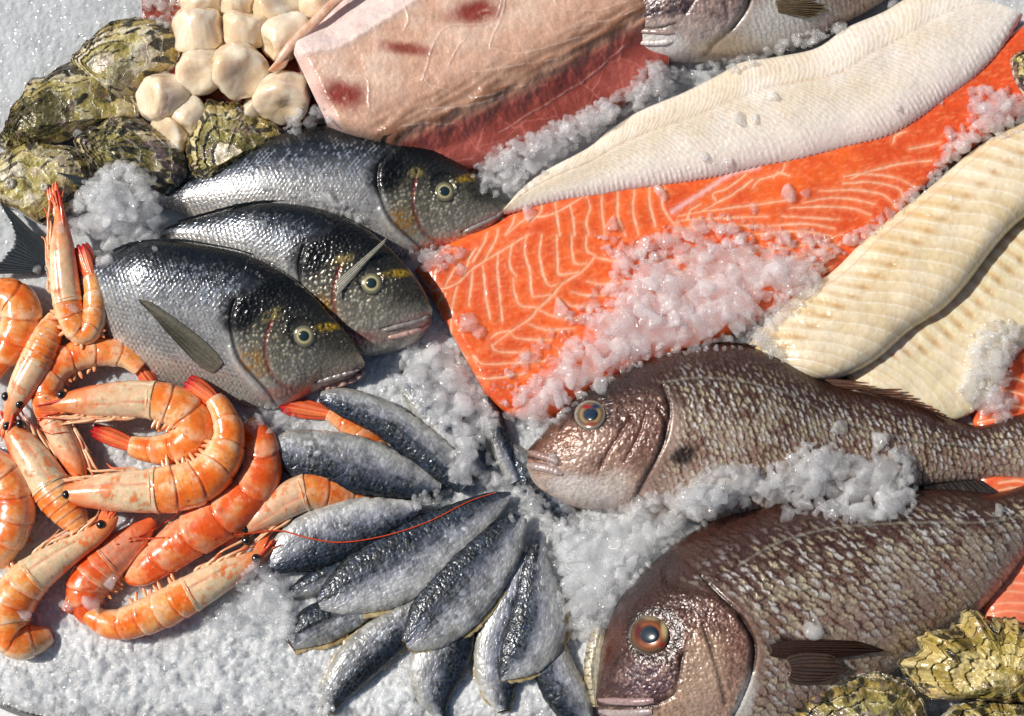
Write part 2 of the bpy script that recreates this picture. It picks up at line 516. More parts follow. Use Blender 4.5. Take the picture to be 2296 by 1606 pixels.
make_mat('eye_pupil', rough=0.2, spec=0.6, coat=1.0, crough=0.03, cnoise=((600, 0.2),))
make_mat('shrimp_eye', rough=0.25, spec=0.6, coat=0.6, color=(0.012, 0.009, 0.008), bumps=(('n', 900, 0.3, 0.0004),))
make_mat('tray_metal', rough=0.32, metal=0.9, color=(0.45, 0.43, 0.40), bumps=(('n', 60, 0.05, 0.001),))
make_mat('table_paint', rough=0.5, color=(0.8, 0.8, 0.79), cnoise=((8, 0.04),), bumps=(('n', 40, 0.05, 0.001),))
# ------------------------------------------------------------------ table, tray, ice bed
def sheet(name, w, mat):
    return mesh_obj(name, np.array(w, float), np.array([[0, 1, 2, 3]]), mat, closed=False, put=False, smooth=False)
tb = sheet('table', [(-3, -3, -62 * S), (3, -3, -62 * S), (3, 3, -62 * S), (-3, 3, -62 * S)], 'table_paint')
tag(tb, kind='structure')

def tray_outline(off, n=36):
    x0, x1, y0, y1, R = -161 - off, 2520 + off, -300 - off, 1611 + off, 300 + off
    pts = []
    for cx, cy, a0 in ((x0 + R, y1 - R, 90), (x0 + R, y0 + R, 180), (x1 - R, y0 + R, 270), (x1 - R, y1 - R, 0)):
        for k in range(n):
            a = math.radians(a0 + 90 * k / (n - 1))
            pts.append((cx + R * math.cos(a), cy + R * math.sin(a)))
    return np.array(pts)

tray = thing('serving_tray', (1148, 803), -60, 'shallow steel tray filled to its thin rim with crushed ice', 'tray')
prof = [(0, -58), (0, 4), (2, 9), (6, 10), (9, 8), (10, 2), (10, -60)]
V = np.vstack([P(tray_outline(o), z) for o, z in prof])
n = len(tray_outline(0))
F = quads(len(prof), n, False, True)
mesh_obj('rim', V, F, 'tray_metal', tray, closed=False, put=False)
V = P(tray_outline(-1), -57)
mesh_obj('tray_floor', V, np.arange(n)[None, :], 'tray_metal', tray, closed=False, put=False)

def ice_height(uv):
    """crushed ice bed: packed grains of a few sizes; coarse towards the lower left, fine at the upper left"""
    coarse = sm(500, 1300, uv[:, 1]) * 0.60 + 0.35
    h = 9 * fbm(uv / 170.0, 3, seed=1)
    for sz, amp, sd in ((34, 5.0, 1), (19, 4.2, 2), (10, 2.8, 3)):
        w = uv / sz + 0.35 * np.stack([perlin(uv / (sz * 0.8) + 3), perlin(uv / (sz * 0.8) + 9)], 1)
        f1, f2, idh, vx, vy = cells(w, 0.95, sd * 7)
        c = np.clip((f2 - f1) * 1.6, 0, 1)
        h += amp * (coarse if sz > 12 else 0.5 + 0.5 * coarse) * (np.sqrt(c) * (0.45 + 0.9 * idh) + 0.5 * (vx * (hash2((idh * 9999).astype(np.int64), 5 + 0 * (idh * 9).astype(np.int64)) - 0.5) * 2) - 0.5)
    h += 1.2 * fbm(uv / 5.0, 2, seed=4)
    return h

step = 3.4
gx = np.arange(-150, 2500, step); gy = np.arange(-260, 1608, step)
G = np.stack(np.meshgrid(gx, gy, indexing='ij'), -1).reshape(-1, 2)
hz = ice_height(G)
out = tray_outline(-1)
din, _ = dpoly(G, np.vstack([out, out[:1]]))
ins = inside(G, out)
hz = hz - 9 * (1 - sm(0, 40, din))
F = quads(len(gx), len(gy))
F = F[ins[F].all(1)]
bedc = mixc(np.tile(hx('#b9bcbe'), (len(G), 1)), np.tile(hx('#cfd2d4'), (len(G), 1)), 0.5 + 0.8 * fbm(G / 60.0, 3, seed=8))
bedc = mixc(bedc, np.tile(hx('#dfe1e2'), (len(G), 1)), 0.7 * sm(900, 1400, G[:, 1]))
bed = mesh_obj('ice', P(G, hz), F[:, ::-1], 'ice_bed', cols=bedc, closed=False)
tag(bed, kind='structure')
# ------------------------------------------------------------------ whole fish
def similarity(E0, N0, E1, N1):
    a = complex(*(np.array(N0) - np.array(E0))); b = complex(*(np.array(N1) - np.array(E1)))
    k = b / a
    def fwd(p):
        p = np.atleast_2d(np.asarray(p, float)); z = (p[:, 0] - E0[0] + 1j * (p[:, 1] - E0[1])) * k
        return np.stack([z.real + E1[0], z.imag + E1[1]], 1)
    def inv(p):
        z = (p[:, 0] - E1[0] + 1j * (p[:, 1] - E1[1])) / k
        return np.stack([z.real + E0[0], z.imag + E0[1]], 1)
    return fwd, inv, abs(k)

def dome(uv, R, h, zoff, n_r=14, n_t=40, squash=1.0, ang=0.0):
    """a lens-shaped cap seated on the local slope of what lies there"""
    uv = np.array(uv, float)
    e = R * 0.8
    z = [float(zat([uv + d])[0]) for d in ((e, 0), (-e, 0), (0, e), (0, -e))]
    gx_, gy_ = (z[0] - z[1]) / (2 * e), (z[2] - z[3]) / (2 * e)
    zc = np.mean(z)
    r = np.linspace(0, 1, n_r); th = np.linspace(0, 2 * math.pi, n_t, endpoint=False)
    rr, tt = np.meshgrid(r, th, indexing='ij')
    x = rr * np.cos(tt) * R; y = rr * np.sin(tt) * R * squash
    c, s_ = math.cos(ang), math.sin(ang)
    x, y = x * c - y * s_, x * s_ + y * c
    zz = zc + gx_ * x + gy_ * y + zoff + h * np.sqrt(np.clip(1 - rr ** 2, 0, 1))
    zz = np.where(rr > 0.999, zz - 6, zz)
    return np.stack([uv[0] + x, uv[1] + y], -1).reshape(-1, 2), zz.ravel(), zc, rr.ravel(), tt.ravel(), quads(n_r, n_t, False, True)

def fish_eye(parent, uv, R, rp, rings, pupil, lift=2.0, spots=(), name='eye'):
    q, z, zc, rr, tt, F = dome(uv, R, R * 0.32, lift)
    c = np.zeros((len(q), 3))
    xs = [r for r, _ in rings]
    for k in range(3):
        c[:, k] = np.interp(rr, xs, [hx(h)[k] for _, h in rings])
    for (dx, dy, sx, sy, h) in spots:
        c = mixc(c, np.tile(hx(h), (len(q), 1)), ell(q, uv[0] + dx, uv[1] + dy, sx, sy, 0, 0.5))
    w = P(q, zc); w[:, 2] = z * S
    n_t = 40
    e = mesh_obj(name, w, [F, (np.arange(n_t) + 13 * n_t)[None, :]], 'eye_iris', parent, cols=c)
    q, z, zc2, rr, tt, F = dome(uv, rp, rp * 0.30, 0, squash=0.94)
    z = z - zc2 + zat([uv])[0] - rp * 0.16
    c = mixc(np.tile(hx(pupil), (len(q), 1)), np.tile(hx(pupil) * 0.35, (len(q), 1)), sm(0.6, 1.0, rr))
    w = P(q, zc); w[:, 2] = z * S
    child('pupil', w, [F, (np.arange(n_t) + 13 * n_t)[None, :]], 'eye_pupil', e, cols=c)
    return e

def fin(name, parent, basel, tipl, zb, zt, rays, c0, c1, ctip=None, jag=0.12, n_s=90, n_r=26, thick=2.2, ridge=1.6, follow=None, seed=0, mat='fin_skin', bulge=0.0):
    """rayed fin between a base line and a tip line; follow: lies on what is below it at this clearance"""
    B = catmull(basel, n_s); T = catmull(tipl, n_s)
    s = np.linspace(0, 1, n_s); r = np.linspace(0, 1, n_r)
    Sg, R = np.meshgrid(s, r, indexing='ij')
    ph = Sg * rays
    fr = ph - np.floor(ph)
    rnd = hash2(np.floor(ph).astype(np.int64), np.zeros_like(ph).astype(np.int64), 5 + seed)
    sc = 1 - jag * (1 - np.sin(np.pi * fr)) * 0.8 - jag * rnd
    Re = R * sc
    uv = B[:, None, :] * (1 - Re[..., None]) + T[:, None, :] * Re[..., None]
    if bulge:
        cen = uv.mean(0, keepdims=True)
        uv = cen + (uv - cen) * (1 + bulge * np.sin(np.pi * np.clip(R, 0, 1) ** 0.6))[..., None] * (1 - 0.75 * sm(0.75, 1.0, R))[..., None]
    uvf = uv.reshape(-1, 2)
    if follow is not None:
        z = zat(uvf).reshape(n_s, n_r)
        k = np.ones(7) / 7
        for ax in (0, 1):
            z = np.apply_along_axis(lambda v: np.convolve(np.pad(v, 3, mode='edge'), k, 'valid'), ax, z)
        z = z + follow * (0.25 + R)
    else:
        z = (np.interp(Sg, np.linspace(0, 1, len(np.atleast_1d(zb))), np.atleast_1d(zb)) * (1 - R) + np.interp(Sg, np.linspace(0, 1, len(np.atleast_1d(zt))), np.atleast_1d(zt)) * R)
    zr = z + ridge * np.sin(np.pi * fr) * (0.4 + 0.6 * R) + 1.5 * rnd * R
    w1 = P(uvf, z.ravel()); w1[:, 2] = zr.ravel() * S
    w2 = w1.copy(); w2[:, 2] -= thick * S
    n = n_s * n_r
    F = quads(n_s, n_r)
    idx = np.arange(n).reshape(n_s, n_r)
    ring = np.concatenate([idx[:, 0], idx[-1, 1:], idx[-2::-1, -1], idx[0, -2:0:-1]])
    side = np.stack([ring, np.roll(ring, -1), np.roll(ring, -1) + n, ring + n], 1)
    c = mixc(np.tile(hx(c0), (n, 1)), np.tile(hx(c1), (n, 1)), (np.sin(np.pi * fr) ** 1.5 * 0.8 + 0.3 * rnd).ravel())
    if ctip: c = mixc(c, np.tile(hx(ctip), (n, 1)), (sm(0.55, 1.0, R)).ravel())
    return mesh_obj(name, np.vstack([w1, w2]), [F, F[:, ::-1] + n, side[:, ::-1]], mat, parent, cols=np.vstack([c, c]))

def seam(q, line, width, n=60):
    d, _ = dpoly(q, catmull(line, n))
    return np.exp(-(d / width) ** 2)

def side_of(q, line, n=80):
    """signed distance to an open line (positive on its left, looking along it, in plan units)"""
    L = catmull(line, n)
    d = np.full(len(q), 1e9); sg = np.zeros(len(q))
    for i in range(len(L) - 1):
        a, b = L[i], L[i + 1]; ab = b - a
        t = np.clip(((q - a) @ ab) / max(ab @ ab, 1e-9), 0, 1)
        vx, vy = q[:, 0] - a[0] - t * ab[0], q[:, 1] - a[1] - t * ab[1]
        dd = np.hypot(vx, vy); n_ = dd < d
        d = np.where(n_, dd, d); sg = np.where(n_, np.sign(ab[0] * vy - ab[1] * vx), sg)
    return d * sg

def scale_field(A, B, sx, sy, wob):
    """overlapping scale rows: position inside a scale (0 front .. 1 free edge), row offset, random value of the scale"""
    r = B / sy + wob * 0.5
    row = np.floor(r); fr = r - row - 0.5
    qx = A / sx + 0.5 * (row % 2) + wob
    e = qx + 0.30 * (2 * fr) ** 2
    ci = np.floor(e); x = e - ci
    return x, fr, hash2(ci.astype(np.int64), row.astype(np.int64), 9)

# ---- gilthead breams
E0, N0 = (682, 754), (818, 822)
BGILL = [(538, 690), (530, 725), (531, 760), (540, 800), (556, 830), (585, 862), (610, 890), (622, 915)]
BPRE = [(618, 735), (606, 775), (606, 815), (615, 845), (635, 868), (662, 880)]

def bream(pairs, E, N, zlo, zhi, H, label, n_s, n_t, seed, belly='#cfc8bd'):
    fwd, inv, k = similarity(E0, N0, E, N)
    f = thing('sea_bream', E, 0, label, 'fish', 'sea breams overlapping on the ice')
    base = lambda s, t: zlo + (zhi - zlo) * (t + 1) / 2 * (1 - 0.85 * sm(0.66, 0.98, s))
    g = loft(pairs, n_s, n_t, lambda W, s, t: H * W ** 0.75, lambda W, s, t: 0.35 * H * W ** 0.75, base, 2.0, 0.6, nb=14)
    q = inv(g['uv'])
    A, t, hw = g['A'] / k, g['t'], g['hw'] / k
    topm = g['top']
    nz = fbm(q / 40, 4, seed=seed); nf = fbm(q / 9, 3, seed=seed + 1); nff = fbm(q * np.array([[1 / 4., 1 / 4.]]), 2, seed=seed + 2)
    sd = side_of(q, BGILL)                               # >0 behind or before; find which
    body = sd if side_of(np.array([[450., 760.]]), BGILL)[0] > 0 else -sd
    body = body + 75 * sm(700, 630, q[:, 1]) * sm(760, 640, q[:, 0])
    back = sm(0, 40, body) * topm
    wob = 0.25 * fbm(q / 55, 2, seed=seed + 3)
    x, fr, rid = scale_field(A, t * hw * (1 + 0.12 * t * t), 10.5, 9.0, wob)
    # colour down the flank
    keys = [(-1.0, belly), (-0.72, '#c9c2b8'), (-0.35, '#b3b1ad'), (0.02, '#a8a8a7'), (0.26, '#727478'), (0.48, '#3b4048'), (0.70, '#1f2328'), (1.0, '#141619')]
    tv = t + 0.14 * nz + 0.05 * nf
    c = np.stack([np.interp(tv, [a for a, _ in keys], [hx(h)[i] for _, h in keys]) for i in range(3)], 1)
    edge = sm(0.55, 0.95, x) + (1 - sm(0.0, 0.2, x))
    c = c * (1 - 0.50 * (edge * back)[:, None] * (0.5 + rid[:, None]))
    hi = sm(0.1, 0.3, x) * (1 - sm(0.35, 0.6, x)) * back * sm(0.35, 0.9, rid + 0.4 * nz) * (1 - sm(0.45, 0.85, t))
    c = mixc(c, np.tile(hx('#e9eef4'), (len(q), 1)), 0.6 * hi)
    c = mixc(c, np.tile(hx('#8fa6cf'), (len(q), 1)), 0.12 * back * sm(0.7, 0.85, rid) * sm(-0.1, 0.3, t) * (1 - sm(0.4, 0.7, t)))
    # faint brown rows on the lower flank
    rows = 0.5 + 0.5 * np.sin(t * hw / 9.0 * 2 * math.pi + nz * 2)
    c = mixc(c, np.tile(hx('#6e5a48'), (len(q), 1)), 0.5 * rows * back * sm(-0.95, -0.6, t) * (1 - sm(-0.25, 0.1, t)) * sm(-0.1, 0.3, nz + 0.2))
    # lateral line
    LLp = [(545, 660), (470, 640), (390, 645), (310, 632), (235, 628)]
    ll = seam(q, LLp, 2.2)
    c = mixc(c, np.tile(hx('#25282c'), (len(q), 1)), 0.6 * ll * back)
    # head
    head = 1 - sm(-30, 22, body + 16 * nz)
    hk = [(-1.0, '#bab2a4'), (-0.6, '#9d9585'), (-0.15, '#777263'), (0.2, '#4e4c42'), (0.5, '#2c2c29'), (0.9, '#151615')]
    y = (q[:, 1] - 754) / 110.0
    snout = sm(640, 770, q[:, 0])
    hv = -y * 0.9 + 0.18 + 0.2 * nz - 0.22 * snout * 0 + 0.0 * t
    hc = np.stack([np.interp(hv, [a for a, _ in hk], [hx(h)[i] for _, h in hk]) for i in range(3)], 1)
    hc = mixc(hc, np.tile(hx('#37322a'), (len(q), 1)), 0.85 * sm(690, 760, q[:, 0] + 25 * nz) * (1 - sm(30, 75, q[:, 1] - 754)))
    fl1, fl2, fid, _, _ = cells(q / 9.0, 0.9, 3)
    hc = mixc(hc, np.tile(hx('#e4ddca'), (len(q), 1)), 0.6 * sm(0.45, 0.2, fl1) * sm(0.3, 0.6, fid) * sm(-40, 10, q[:, 1] - 770) * (1 - sm(700, 740, q[:, 0])))
    hc = mixc(hc, np.tile(hx('#a8842c'), (len(q), 1)), 0.5 * sm(0.40, 0.2, fl1) * sm(0.74, 0.82, fid) * (1 - sm(700, 745, q[:, 0])) * sm(-40, 10, q[:, 1] - 760))
    c = mixc(c, hc, head * topm)
    G1 = ell(q, 576, 826, 34, 26, 20, 0.6)
    c = mixc(c, np.tile(hx('#b07a12'), (len(q), 1)), 0.85 * G1 * sm(-0.35, 0.3, nf + 0.1))
    c = mixc(c, np.tile(hx('#c9a126'), (len(q), 1)), 0.85 * ell(q, 742, 739, 32, 9, -14, 0.6) * sm(-0.4, 0.2, nf))
    c = mixc(c, np.tile(hx('#c8b06a'), (len(q), 1)), 0.6 * ell(q, 622, 720, 22, 12, -30, 0.7) * sm(-0.3, 0.3, nf))
    bl = ell(q + 14 * np.stack([nf, nz], 1), 548, 712, 40, 50, 28, 0.35)
    c = mixc(c, np.tile(hx('#0b0c0e'), (len(q), 1)), 0.95 * bl * sm(-0.55, -0.1, nf + 0.15))
    gl = seam(q, BGILL, 3.2)
    c = mixc(c, np.tile(hx('#2a2320'), (len(q), 1)), 0.85 * gl * topm)
    mem = seam(q + np.array([[9, -3]]), [(536, 790), (552, 830), (580, 866), (606, 892), (630, 915)], 6)
    c = mixc(c, np.tile(hx('#dcd6cc'), (len(q), 1)), 0.8 * mem)
    pre = seam(q, BPRE, 4.5)
    c = mixc(c, np.tile(hx('#8d3a34'), (len(q), 1)), 0.65 * pre)
    red = ell(q, 655, 885, 60, 14, -6, 0.7)
    c = mixc(c, np.tile(hx('#b5645a'), (len(q), 1)), 0.6 * red)
    c = mixc(c, np.tile(hx('#14130f'), (len(q), 1)), 0.7 * np.exp(-((np.hypot(q[:, 0] - 682, q[:, 1] - 754) - 30) / 6) ** 2))
    jaw = ell(q, 772, 852, 62, 20, -22, 0.45)
    c = mixc(c, np.tile(hx('#b99a8e'), (len(q), 1)), 0.75 * jaw)
    c = mixc(c, np.tile(hx('#241c1a'), (len(q), 1)), 0.9 * seam(q, [(708, 862), (740, 852), (780, 842), (820, 828)], 2.0))
    # relief
    z = g['z'].copy()
    rel = back * (1.3 * (x - 0.5) * (1 - sm(0.85, 1.0, x)) + 0.7 * nff)
    rel += 5.0 * k * (1 - sm(-14, 2, body)) * np.exp(-np.clip(-body, 0, 99) / 60) * 1.0
    rel -= 4.0 * gl + 2.5 * pre - 3.0 * mem - 2.0 * jaw
    rel += head * (1.2 * nf + 1.4 * sm(0.5, 0.15, fl1))
    rel -= 5 * np.exp(-(np.hypot(q[:, 0] - 682, q[:, 1] - 754) / 26) ** 4) - 2.5 * np.exp(-((np.hypot(q[:, 0] - 682, q[:, 1] - 754) - 31) / 6) ** 2)
    rel -= 2.5 * seam(q, [(708, 862), (740, 852), (780, 842), (820, 828)], 3)
    g['z'] = z + np.where(topm, rel * np.clip(g['prof'] * 2.2, 0, 1), 0)
    w = world_of(g)
    mesh_obj('body', w, loft_faces(g), 'silver_skin', f, cols=c)
    fish_eye(f, E, 26 * k, 12.5 * k, [(0, '#8f8254'), (0.47, '#a5976a'), (0.54, '#cfc592'), (0.63, '#b3aa80'), (0.72, '#6a6748'), (0.82, '#87846f'), (0.9, '#45443a'), (1, '#171613')], '#1c2f33', lift=-2.0)
    # lips
    for nm, ln, cc, r in (('upper_lip', [(712, 856), (745, 846), (785, 834), (815, 819)], '#8f8580', 6.0), ('lower_lip', [(722, 872), (760, 862), (795, 849), (815, 834)], '#c39d92', 7.0)):
        L = catmull(fwd(ln), 16)
        V_, F_, tt_ = tube(L, np.array([0.55, .8, 1, 1, 1, 1, 1, 1, 1, 1, 1, 1, 1, 1, .85, .45]) * r * k, zat(L) - 1.0, n=10, flat=0.7)
        mesh_obj(nm, V_, F_, 'fish_flesh', f, cols=np.tile(hx(cc), (len(V_), 1)))
    return f, fwd, k, g

b1p = [((1135, 458), (1133, 492)), ((1105, 430), (1095, 527)), ((1055, 383), (1030, 548)), ((1000, 338), (960, 562)), ((940, 302), (890, 580)), ((860, 282), (800, 590)), ((760, 281), (700, 582)), ((660, 292), (610, 562)), ((560, 326), (530, 535)), ((480, 368), (460, 505)), ((410, 412), (395, 474)), ((372, 428), (362, 464))]
b2p = [((970, 695), (968, 724)), ((950, 650), (935, 766)), ((915, 600), (880, 789)), ((870, 553), (815, 800)), ((820, 512), (750, 795)), ((755, 480), (680, 760)), ((690, 462), (610, 715)), ((610, 455), (540, 665)), ((530, 462), (480, 620)), ((460, 482), (430, 580)), ((400, 500), (385, 550)), ((370, 512), (360, 542))]
b3p = [((818, 812), (817, 834)), ((795, 770), (780, 858)), ((755, 722), (715, 876)), ((700, 660), (650, 908)), ((640, 612), (590, 918)), ((560, 570), (530, 905)), ((470, 550), (440, 877)), ((390, 540), (345, 848)), ((310, 545), (272, 800)), ((248, 566), (215, 745)), ((180, 568), (150, 670)), ((118, 566), (100, 612))]
f1, fw1, k1, g1 = bream(b1p, (997, 430), (1133, 474), 8, 40, 84, 'rear sea bream below the pink swordfish block, snout touching the white flatfish fillet', 380, 150, 3)
f2, fw2, k2, g2 = bream(b2p, (833, 636), (969, 708), 12, 92, 78, 'middle sea bream wedged between two others, one thin fin raised across its head', 380, 150, 23)
f3, fw3, k3, g3 = bream(b3p, (682, 754), (818, 822), 8, 112, 86, 'front sea bream with a long pectoral fin laid on its flank, beside the shrimp', 420, 170, 43)
# fins of the breams
fin('tail_fin', f1, [(368, 432), (362, 447), (360, 462)], [(118, 384), (190, 440), (150, 500)], [34, 30, 26], [92, 88, 60], 16, '#121416', '#4a4e4f', jag=0.05)
fin('tail_fin', f3, [(122, 566), (113, 590), (102, 611)], [(-22, 425), (30, 530), (-30, 615)], [26, 24, 22], [46, 40, 30], 22, '#0f1114', '#40474a', jag=0.06, n_s=130)
fin('dorsal_fin', f3, [(255, 566), (300, 548), (390, 541), (470, 551), (560, 571), (620, 600)], [(250, 560), (297, 541), (388, 534), (470, 545), (562, 566), (622, 597)], 104, 106, 22, '#16181b', '#3d4247', jag=0.2)
fin('dorsal_fin', f1, [(430, 402), (520, 348), (620, 302), (740, 281), (860, 283), (930, 300)], [(420, 398), (512, 341), (616, 295), (738, 276), (861, 278), (932, 296)], 38, 42, 24, '#16181b', '#3d4247', jag=0.2)
fin('dorsal_fin', f2, [(400, 500), (470, 480), (560, 458), (650, 456), (740, 476), (800, 504)], [(395, 494), (466, 474), (558, 452), (651, 450), (742, 471), (803, 500)], 88, 92, 20, '#16181b', '#3d4247', jag=0.2)
fin('pectoral_fin', f3, [(500, 816), (492, 826), (482, 836)], [(284, 640), (296, 660), (318, 690)], 0, 0, 13, '#34312a', '#807b6a', jag=0.06, follow=5, n_s=110, n_r=60, bulge=1.05)
fin('pectoral_fin', f2, [(752, 632), (756, 650), (752, 668)], [(872, 528), (868, 540), (850, 560)], [138, 136, 134], [150, 146, 140], 7, '#5d5a50', '#a8a493', jag=0.05, n_s=60, n_r=40)

# ---- red snappers
def snapper(pairs, label, E, eyeR, H, zlo, zhi, gill, grooves, mouth, headc, marks, n_s, n_t, ssz, seed, group, lips, tone=1.0, backc='#3a2824', gillfront=None, nostril=None, LL=None, name='red_snapper', reps=(1, 1)):
    f = thing(name, E, 0, label, 'fish', group)
    base = lambda s, t: zlo + (zhi - zlo) * (t + 1) / 2
    g = loft(pairs, n_s, n_t, lambda W, s, t: H * W ** 0.8, lambda W, s, t: 0.3 * H * W ** 0.8, base, 2.0, 0.58, nb=16)
    q = g['uv']; t, A, hw, topm = g['t'], g['A'], g['hw'], g['top']
    nz = fbm(q / 60, 4, seed=seed); nf = fbm(q / 14, 3, seed=seed + 1); nff = fbm(q / 5, 2, seed=seed + 2)
    sd = side_of(q, gill)
    ref = side_of(np.array([gillfront], float), gill)[0]
    body = -sd if ref > 0 else sd
    body = body + 75 * sm(0.35, 0.85, t)
    back = sm(-2, 45, body) * topm
    wob = 0.35 * fbm(q / 50, 2, seed=seed + 3) + 0.10 * nf
    Bv = t * hw * (1 + 0.1 * t * t)
    big = 1 + 0.0 * nz
    cq = np.stack([A / (ssz * 1.0) + 0.9 * wob + 0.35 * nf + 0.35 * Bv / ssz, Bv / (ssz * 1.15) + 0.5 * A / (ssz * 1.0) * 0.5 + 0.5 * wob], 1)
    cf1, cf2, rid, cvx, cvy = cells(cq, 0.58, seed)
    x = np.clip(0.5 - cvx * 0.9, 0, 1); fr = -cvy
    tv = t + 0.16 * nz + 0.05 * nf
    keys = [(-1, '#ad9184'), (-0.6, '#9c8072'), (-0.2, '#896e5f'), (0.15, '#6f5547'), (0.42, '#553d33'), (0.72, backc), (1, '#211613')]
    c = np.stack([np.interp(tv, [a for a, _ in keys], [hx(h)[i] for _, h in keys]) for i in range(3)], 1)
    dkm = sm(0.42, 0.72, x + 0.40 * (rid - 0.5) + 0.50 * nz + 0.35 * nf + 0.50 * (t - 0.16) + 0.30 * nff + 0.13)
    c = mixc(c, mixc(np.tile(hx('#43271f'), (len(q), 1)), np.tile(hx('#593428'), (len(q), 1)), sm(-0.3, 0.5, -t)), 0.92 * dkm * back)
    pale = sm(0.55, 0.12, np.hypot((cvx + 0.14) * 1.5, cvy * 0.75 + 0.3 * cvx) + 0.2 * nff)
    pk = pale * (1 - sm(0.35, 0.85, t + 0.2 * nz)) * back * sm(0.25, 0.7, rid + 0.5 * nf + 0.2)
    palec = mixc(np.tile(hx('#bbb092'), (len(q), 1)), np.tile(hx('#c9c6c2'), (len(q), 1)), sm(0.3, 0.7, hash2((rid * 9973).astype(np.int64), (rid * 77).astype(np.int64))))
    c = mixc(c, np.tile(hx('#a9a08c'), (len(q), 1)), 0.6 * back * sm(0.0, 0.5, -nz + 0.5 * nf + 0.15) * sm(0.55, 0.0, t) * sm(0.15, 0.5, 1 - x))
    c = mixc(c, palec, 0.82 * pk)
    dk = sm(0.20, 0.03, cf2 - cf1) * back
    c = c * (1 - (0.32 * dk * (0.4 + rid))[:, None])
    c = mixc(c, np.tile(hx('#8a5248'), (len(q), 1)), 0.35 * back * sm(0.1, 0.6, nf - nz) * sm(0.2, -0.7, t))
    if LL is not None:
        ll = seam(q, LL, 3.0)
        dash = 0.5 + 0.5 * np.sin(A / 4.2)
        c = mixc(c, np.tile(hx('#8c8577'), (len(q), 1)), 0.75 * ll * (0.5 + 0.5 * dash) * back)
        c = mixc(c, np.tile(hx('#2c1d1a'), (len(q), 1)), 0.4 * seam(q + np.array([[0, -5]]), LL, 3.0) * back)
    head = (1 - sm(-8, 10, body)) * topm
    hc = headc(q, t, nz, nf) * np.clip(0.92 + 0.55 * nz + 0.25 * nf, 0.5, 1.4)[:, None]
    c = mixc(c, hc, head)
    c = mixc(c, np.tile(hx('#c09a86'), (len(q), 1)), 0.32 * head * sm(0.38, 0.15, cells(q / 6.5, 0.95, seed + 4)[0]) * sm(0.0, 0.5, nf + nz + 0.15) * (1 - sm(0.3, 0.8, t)))
    glit = sm(0.05, 0.5, nff + 0.6 * nf)  # glitter of the head skin, painted as pale flecks
    c = mixc(c, np.tile(hx('#3a221d'), (len(q), 1)), 0.40 * head * sm(0.1, 0.5, -nff - 0.5 * nf))
    c = mixc(c, np.tile(hx('#d2ae98'), (len(q), 1)), 0.28 * glit * head * (1 - sm(0.2, 0.7, t)))
    gl = seam(q, gill, 5)
    c = mixc(c, np.tile(hx('#2a1512'), (len(q), 1)), 0.8 * gl * topm)
    gs = 0
    for ln, wd, h, am in grooves:
        s_ = seam(q, ln, wd); gs = gs + s_ * (wd / 5)
        c = mixc(c, np.tile(hx(h), (len(q), 1)), am * s_)
    for (cx, cy, rx, ry, ang, h, am, so) in marks:
        c = mixc(c, np.tile(hx(h), (len(q), 1)), am * ell(q + 8 * np.stack([nf, nz], 1), cx, cy, rx, ry, ang, so))
    re = np.hypot(q[:, 0] - E[0], q[:, 1] - E[1]) if E is not None else np.full(len(q), 999.)
    if E is not None:
        c = mixc(c, np.tile(hx('#1d100e'), (len(q), 1)), 0.75 * np.exp(-((re - eyeR * 1.08) / (eyeR * 0.16)) ** 2))
    ms = seam(q, mouth, 3.0) if mouth else 0
    if mouth: c = mixc(c, np.tile(hx('#2a1715'), (len(q), 1)), 0.9 * ms)
    if nostril:
        c = mixc(c, np.tile(hx('#1d0f0d'), (len(q), 1)), 0.8 * seam(q, nostril, 3.5))
    c = c * tone
    rel = back * (2.4 * (x - 0.55) * sm(0.0, 0.25, cf2 - cf1) + 1.0 * nff)
    rel += 9 * (1 - sm(-16, 2, body)) * np.exp(-np.clip(-body, 0, 400) / 120)
    hf1, hf2, hid, _, _ = cells(q / 8.0 + 0.4 * np.stack([nf, nz], 1), 0.9, seed + 3)
    rel += head * (1.8 * nf + 1.2 * nff + 2.0 * (0.5 - hf1) * sm(0.25, 0.6, hid + 0.4 * nz)) - 4 * gl * topm - 4 * gs - 3 * ms
    if E is not None:
        rel += -6 * np.exp(-(re / (eyeR * 1.1)) ** 4) + 1.5 * np.exp(-((re - eyeR * 1.25) / (eyeR * 0.35)) ** 2)
    g['z'] = g['z'] + np.where(topm, rel * np.clip(g['prof'] * 2.0, 0, 1), 0)
    mesh_obj('body', world_of(g), loft_faces(g), 'red_skin', f, cols=c)
    for nm, ln, cc, r in lips:
        L = catmull(ln, 18)
        k = np.interp(np.linspace(0, 1, 18), [0, 0.15, 0.8, 1], [0.6, 1, 0.9, 0.45])
        V_, F_, _ = tube(L, k * r, zat(L) - r * 0.25, n=12, flat=0.75)
        mesh_obj(nm, V_, F_, 'red_skin', f, cols=np.tile(hx(cc), (len(V_), 1)))
    return f, g

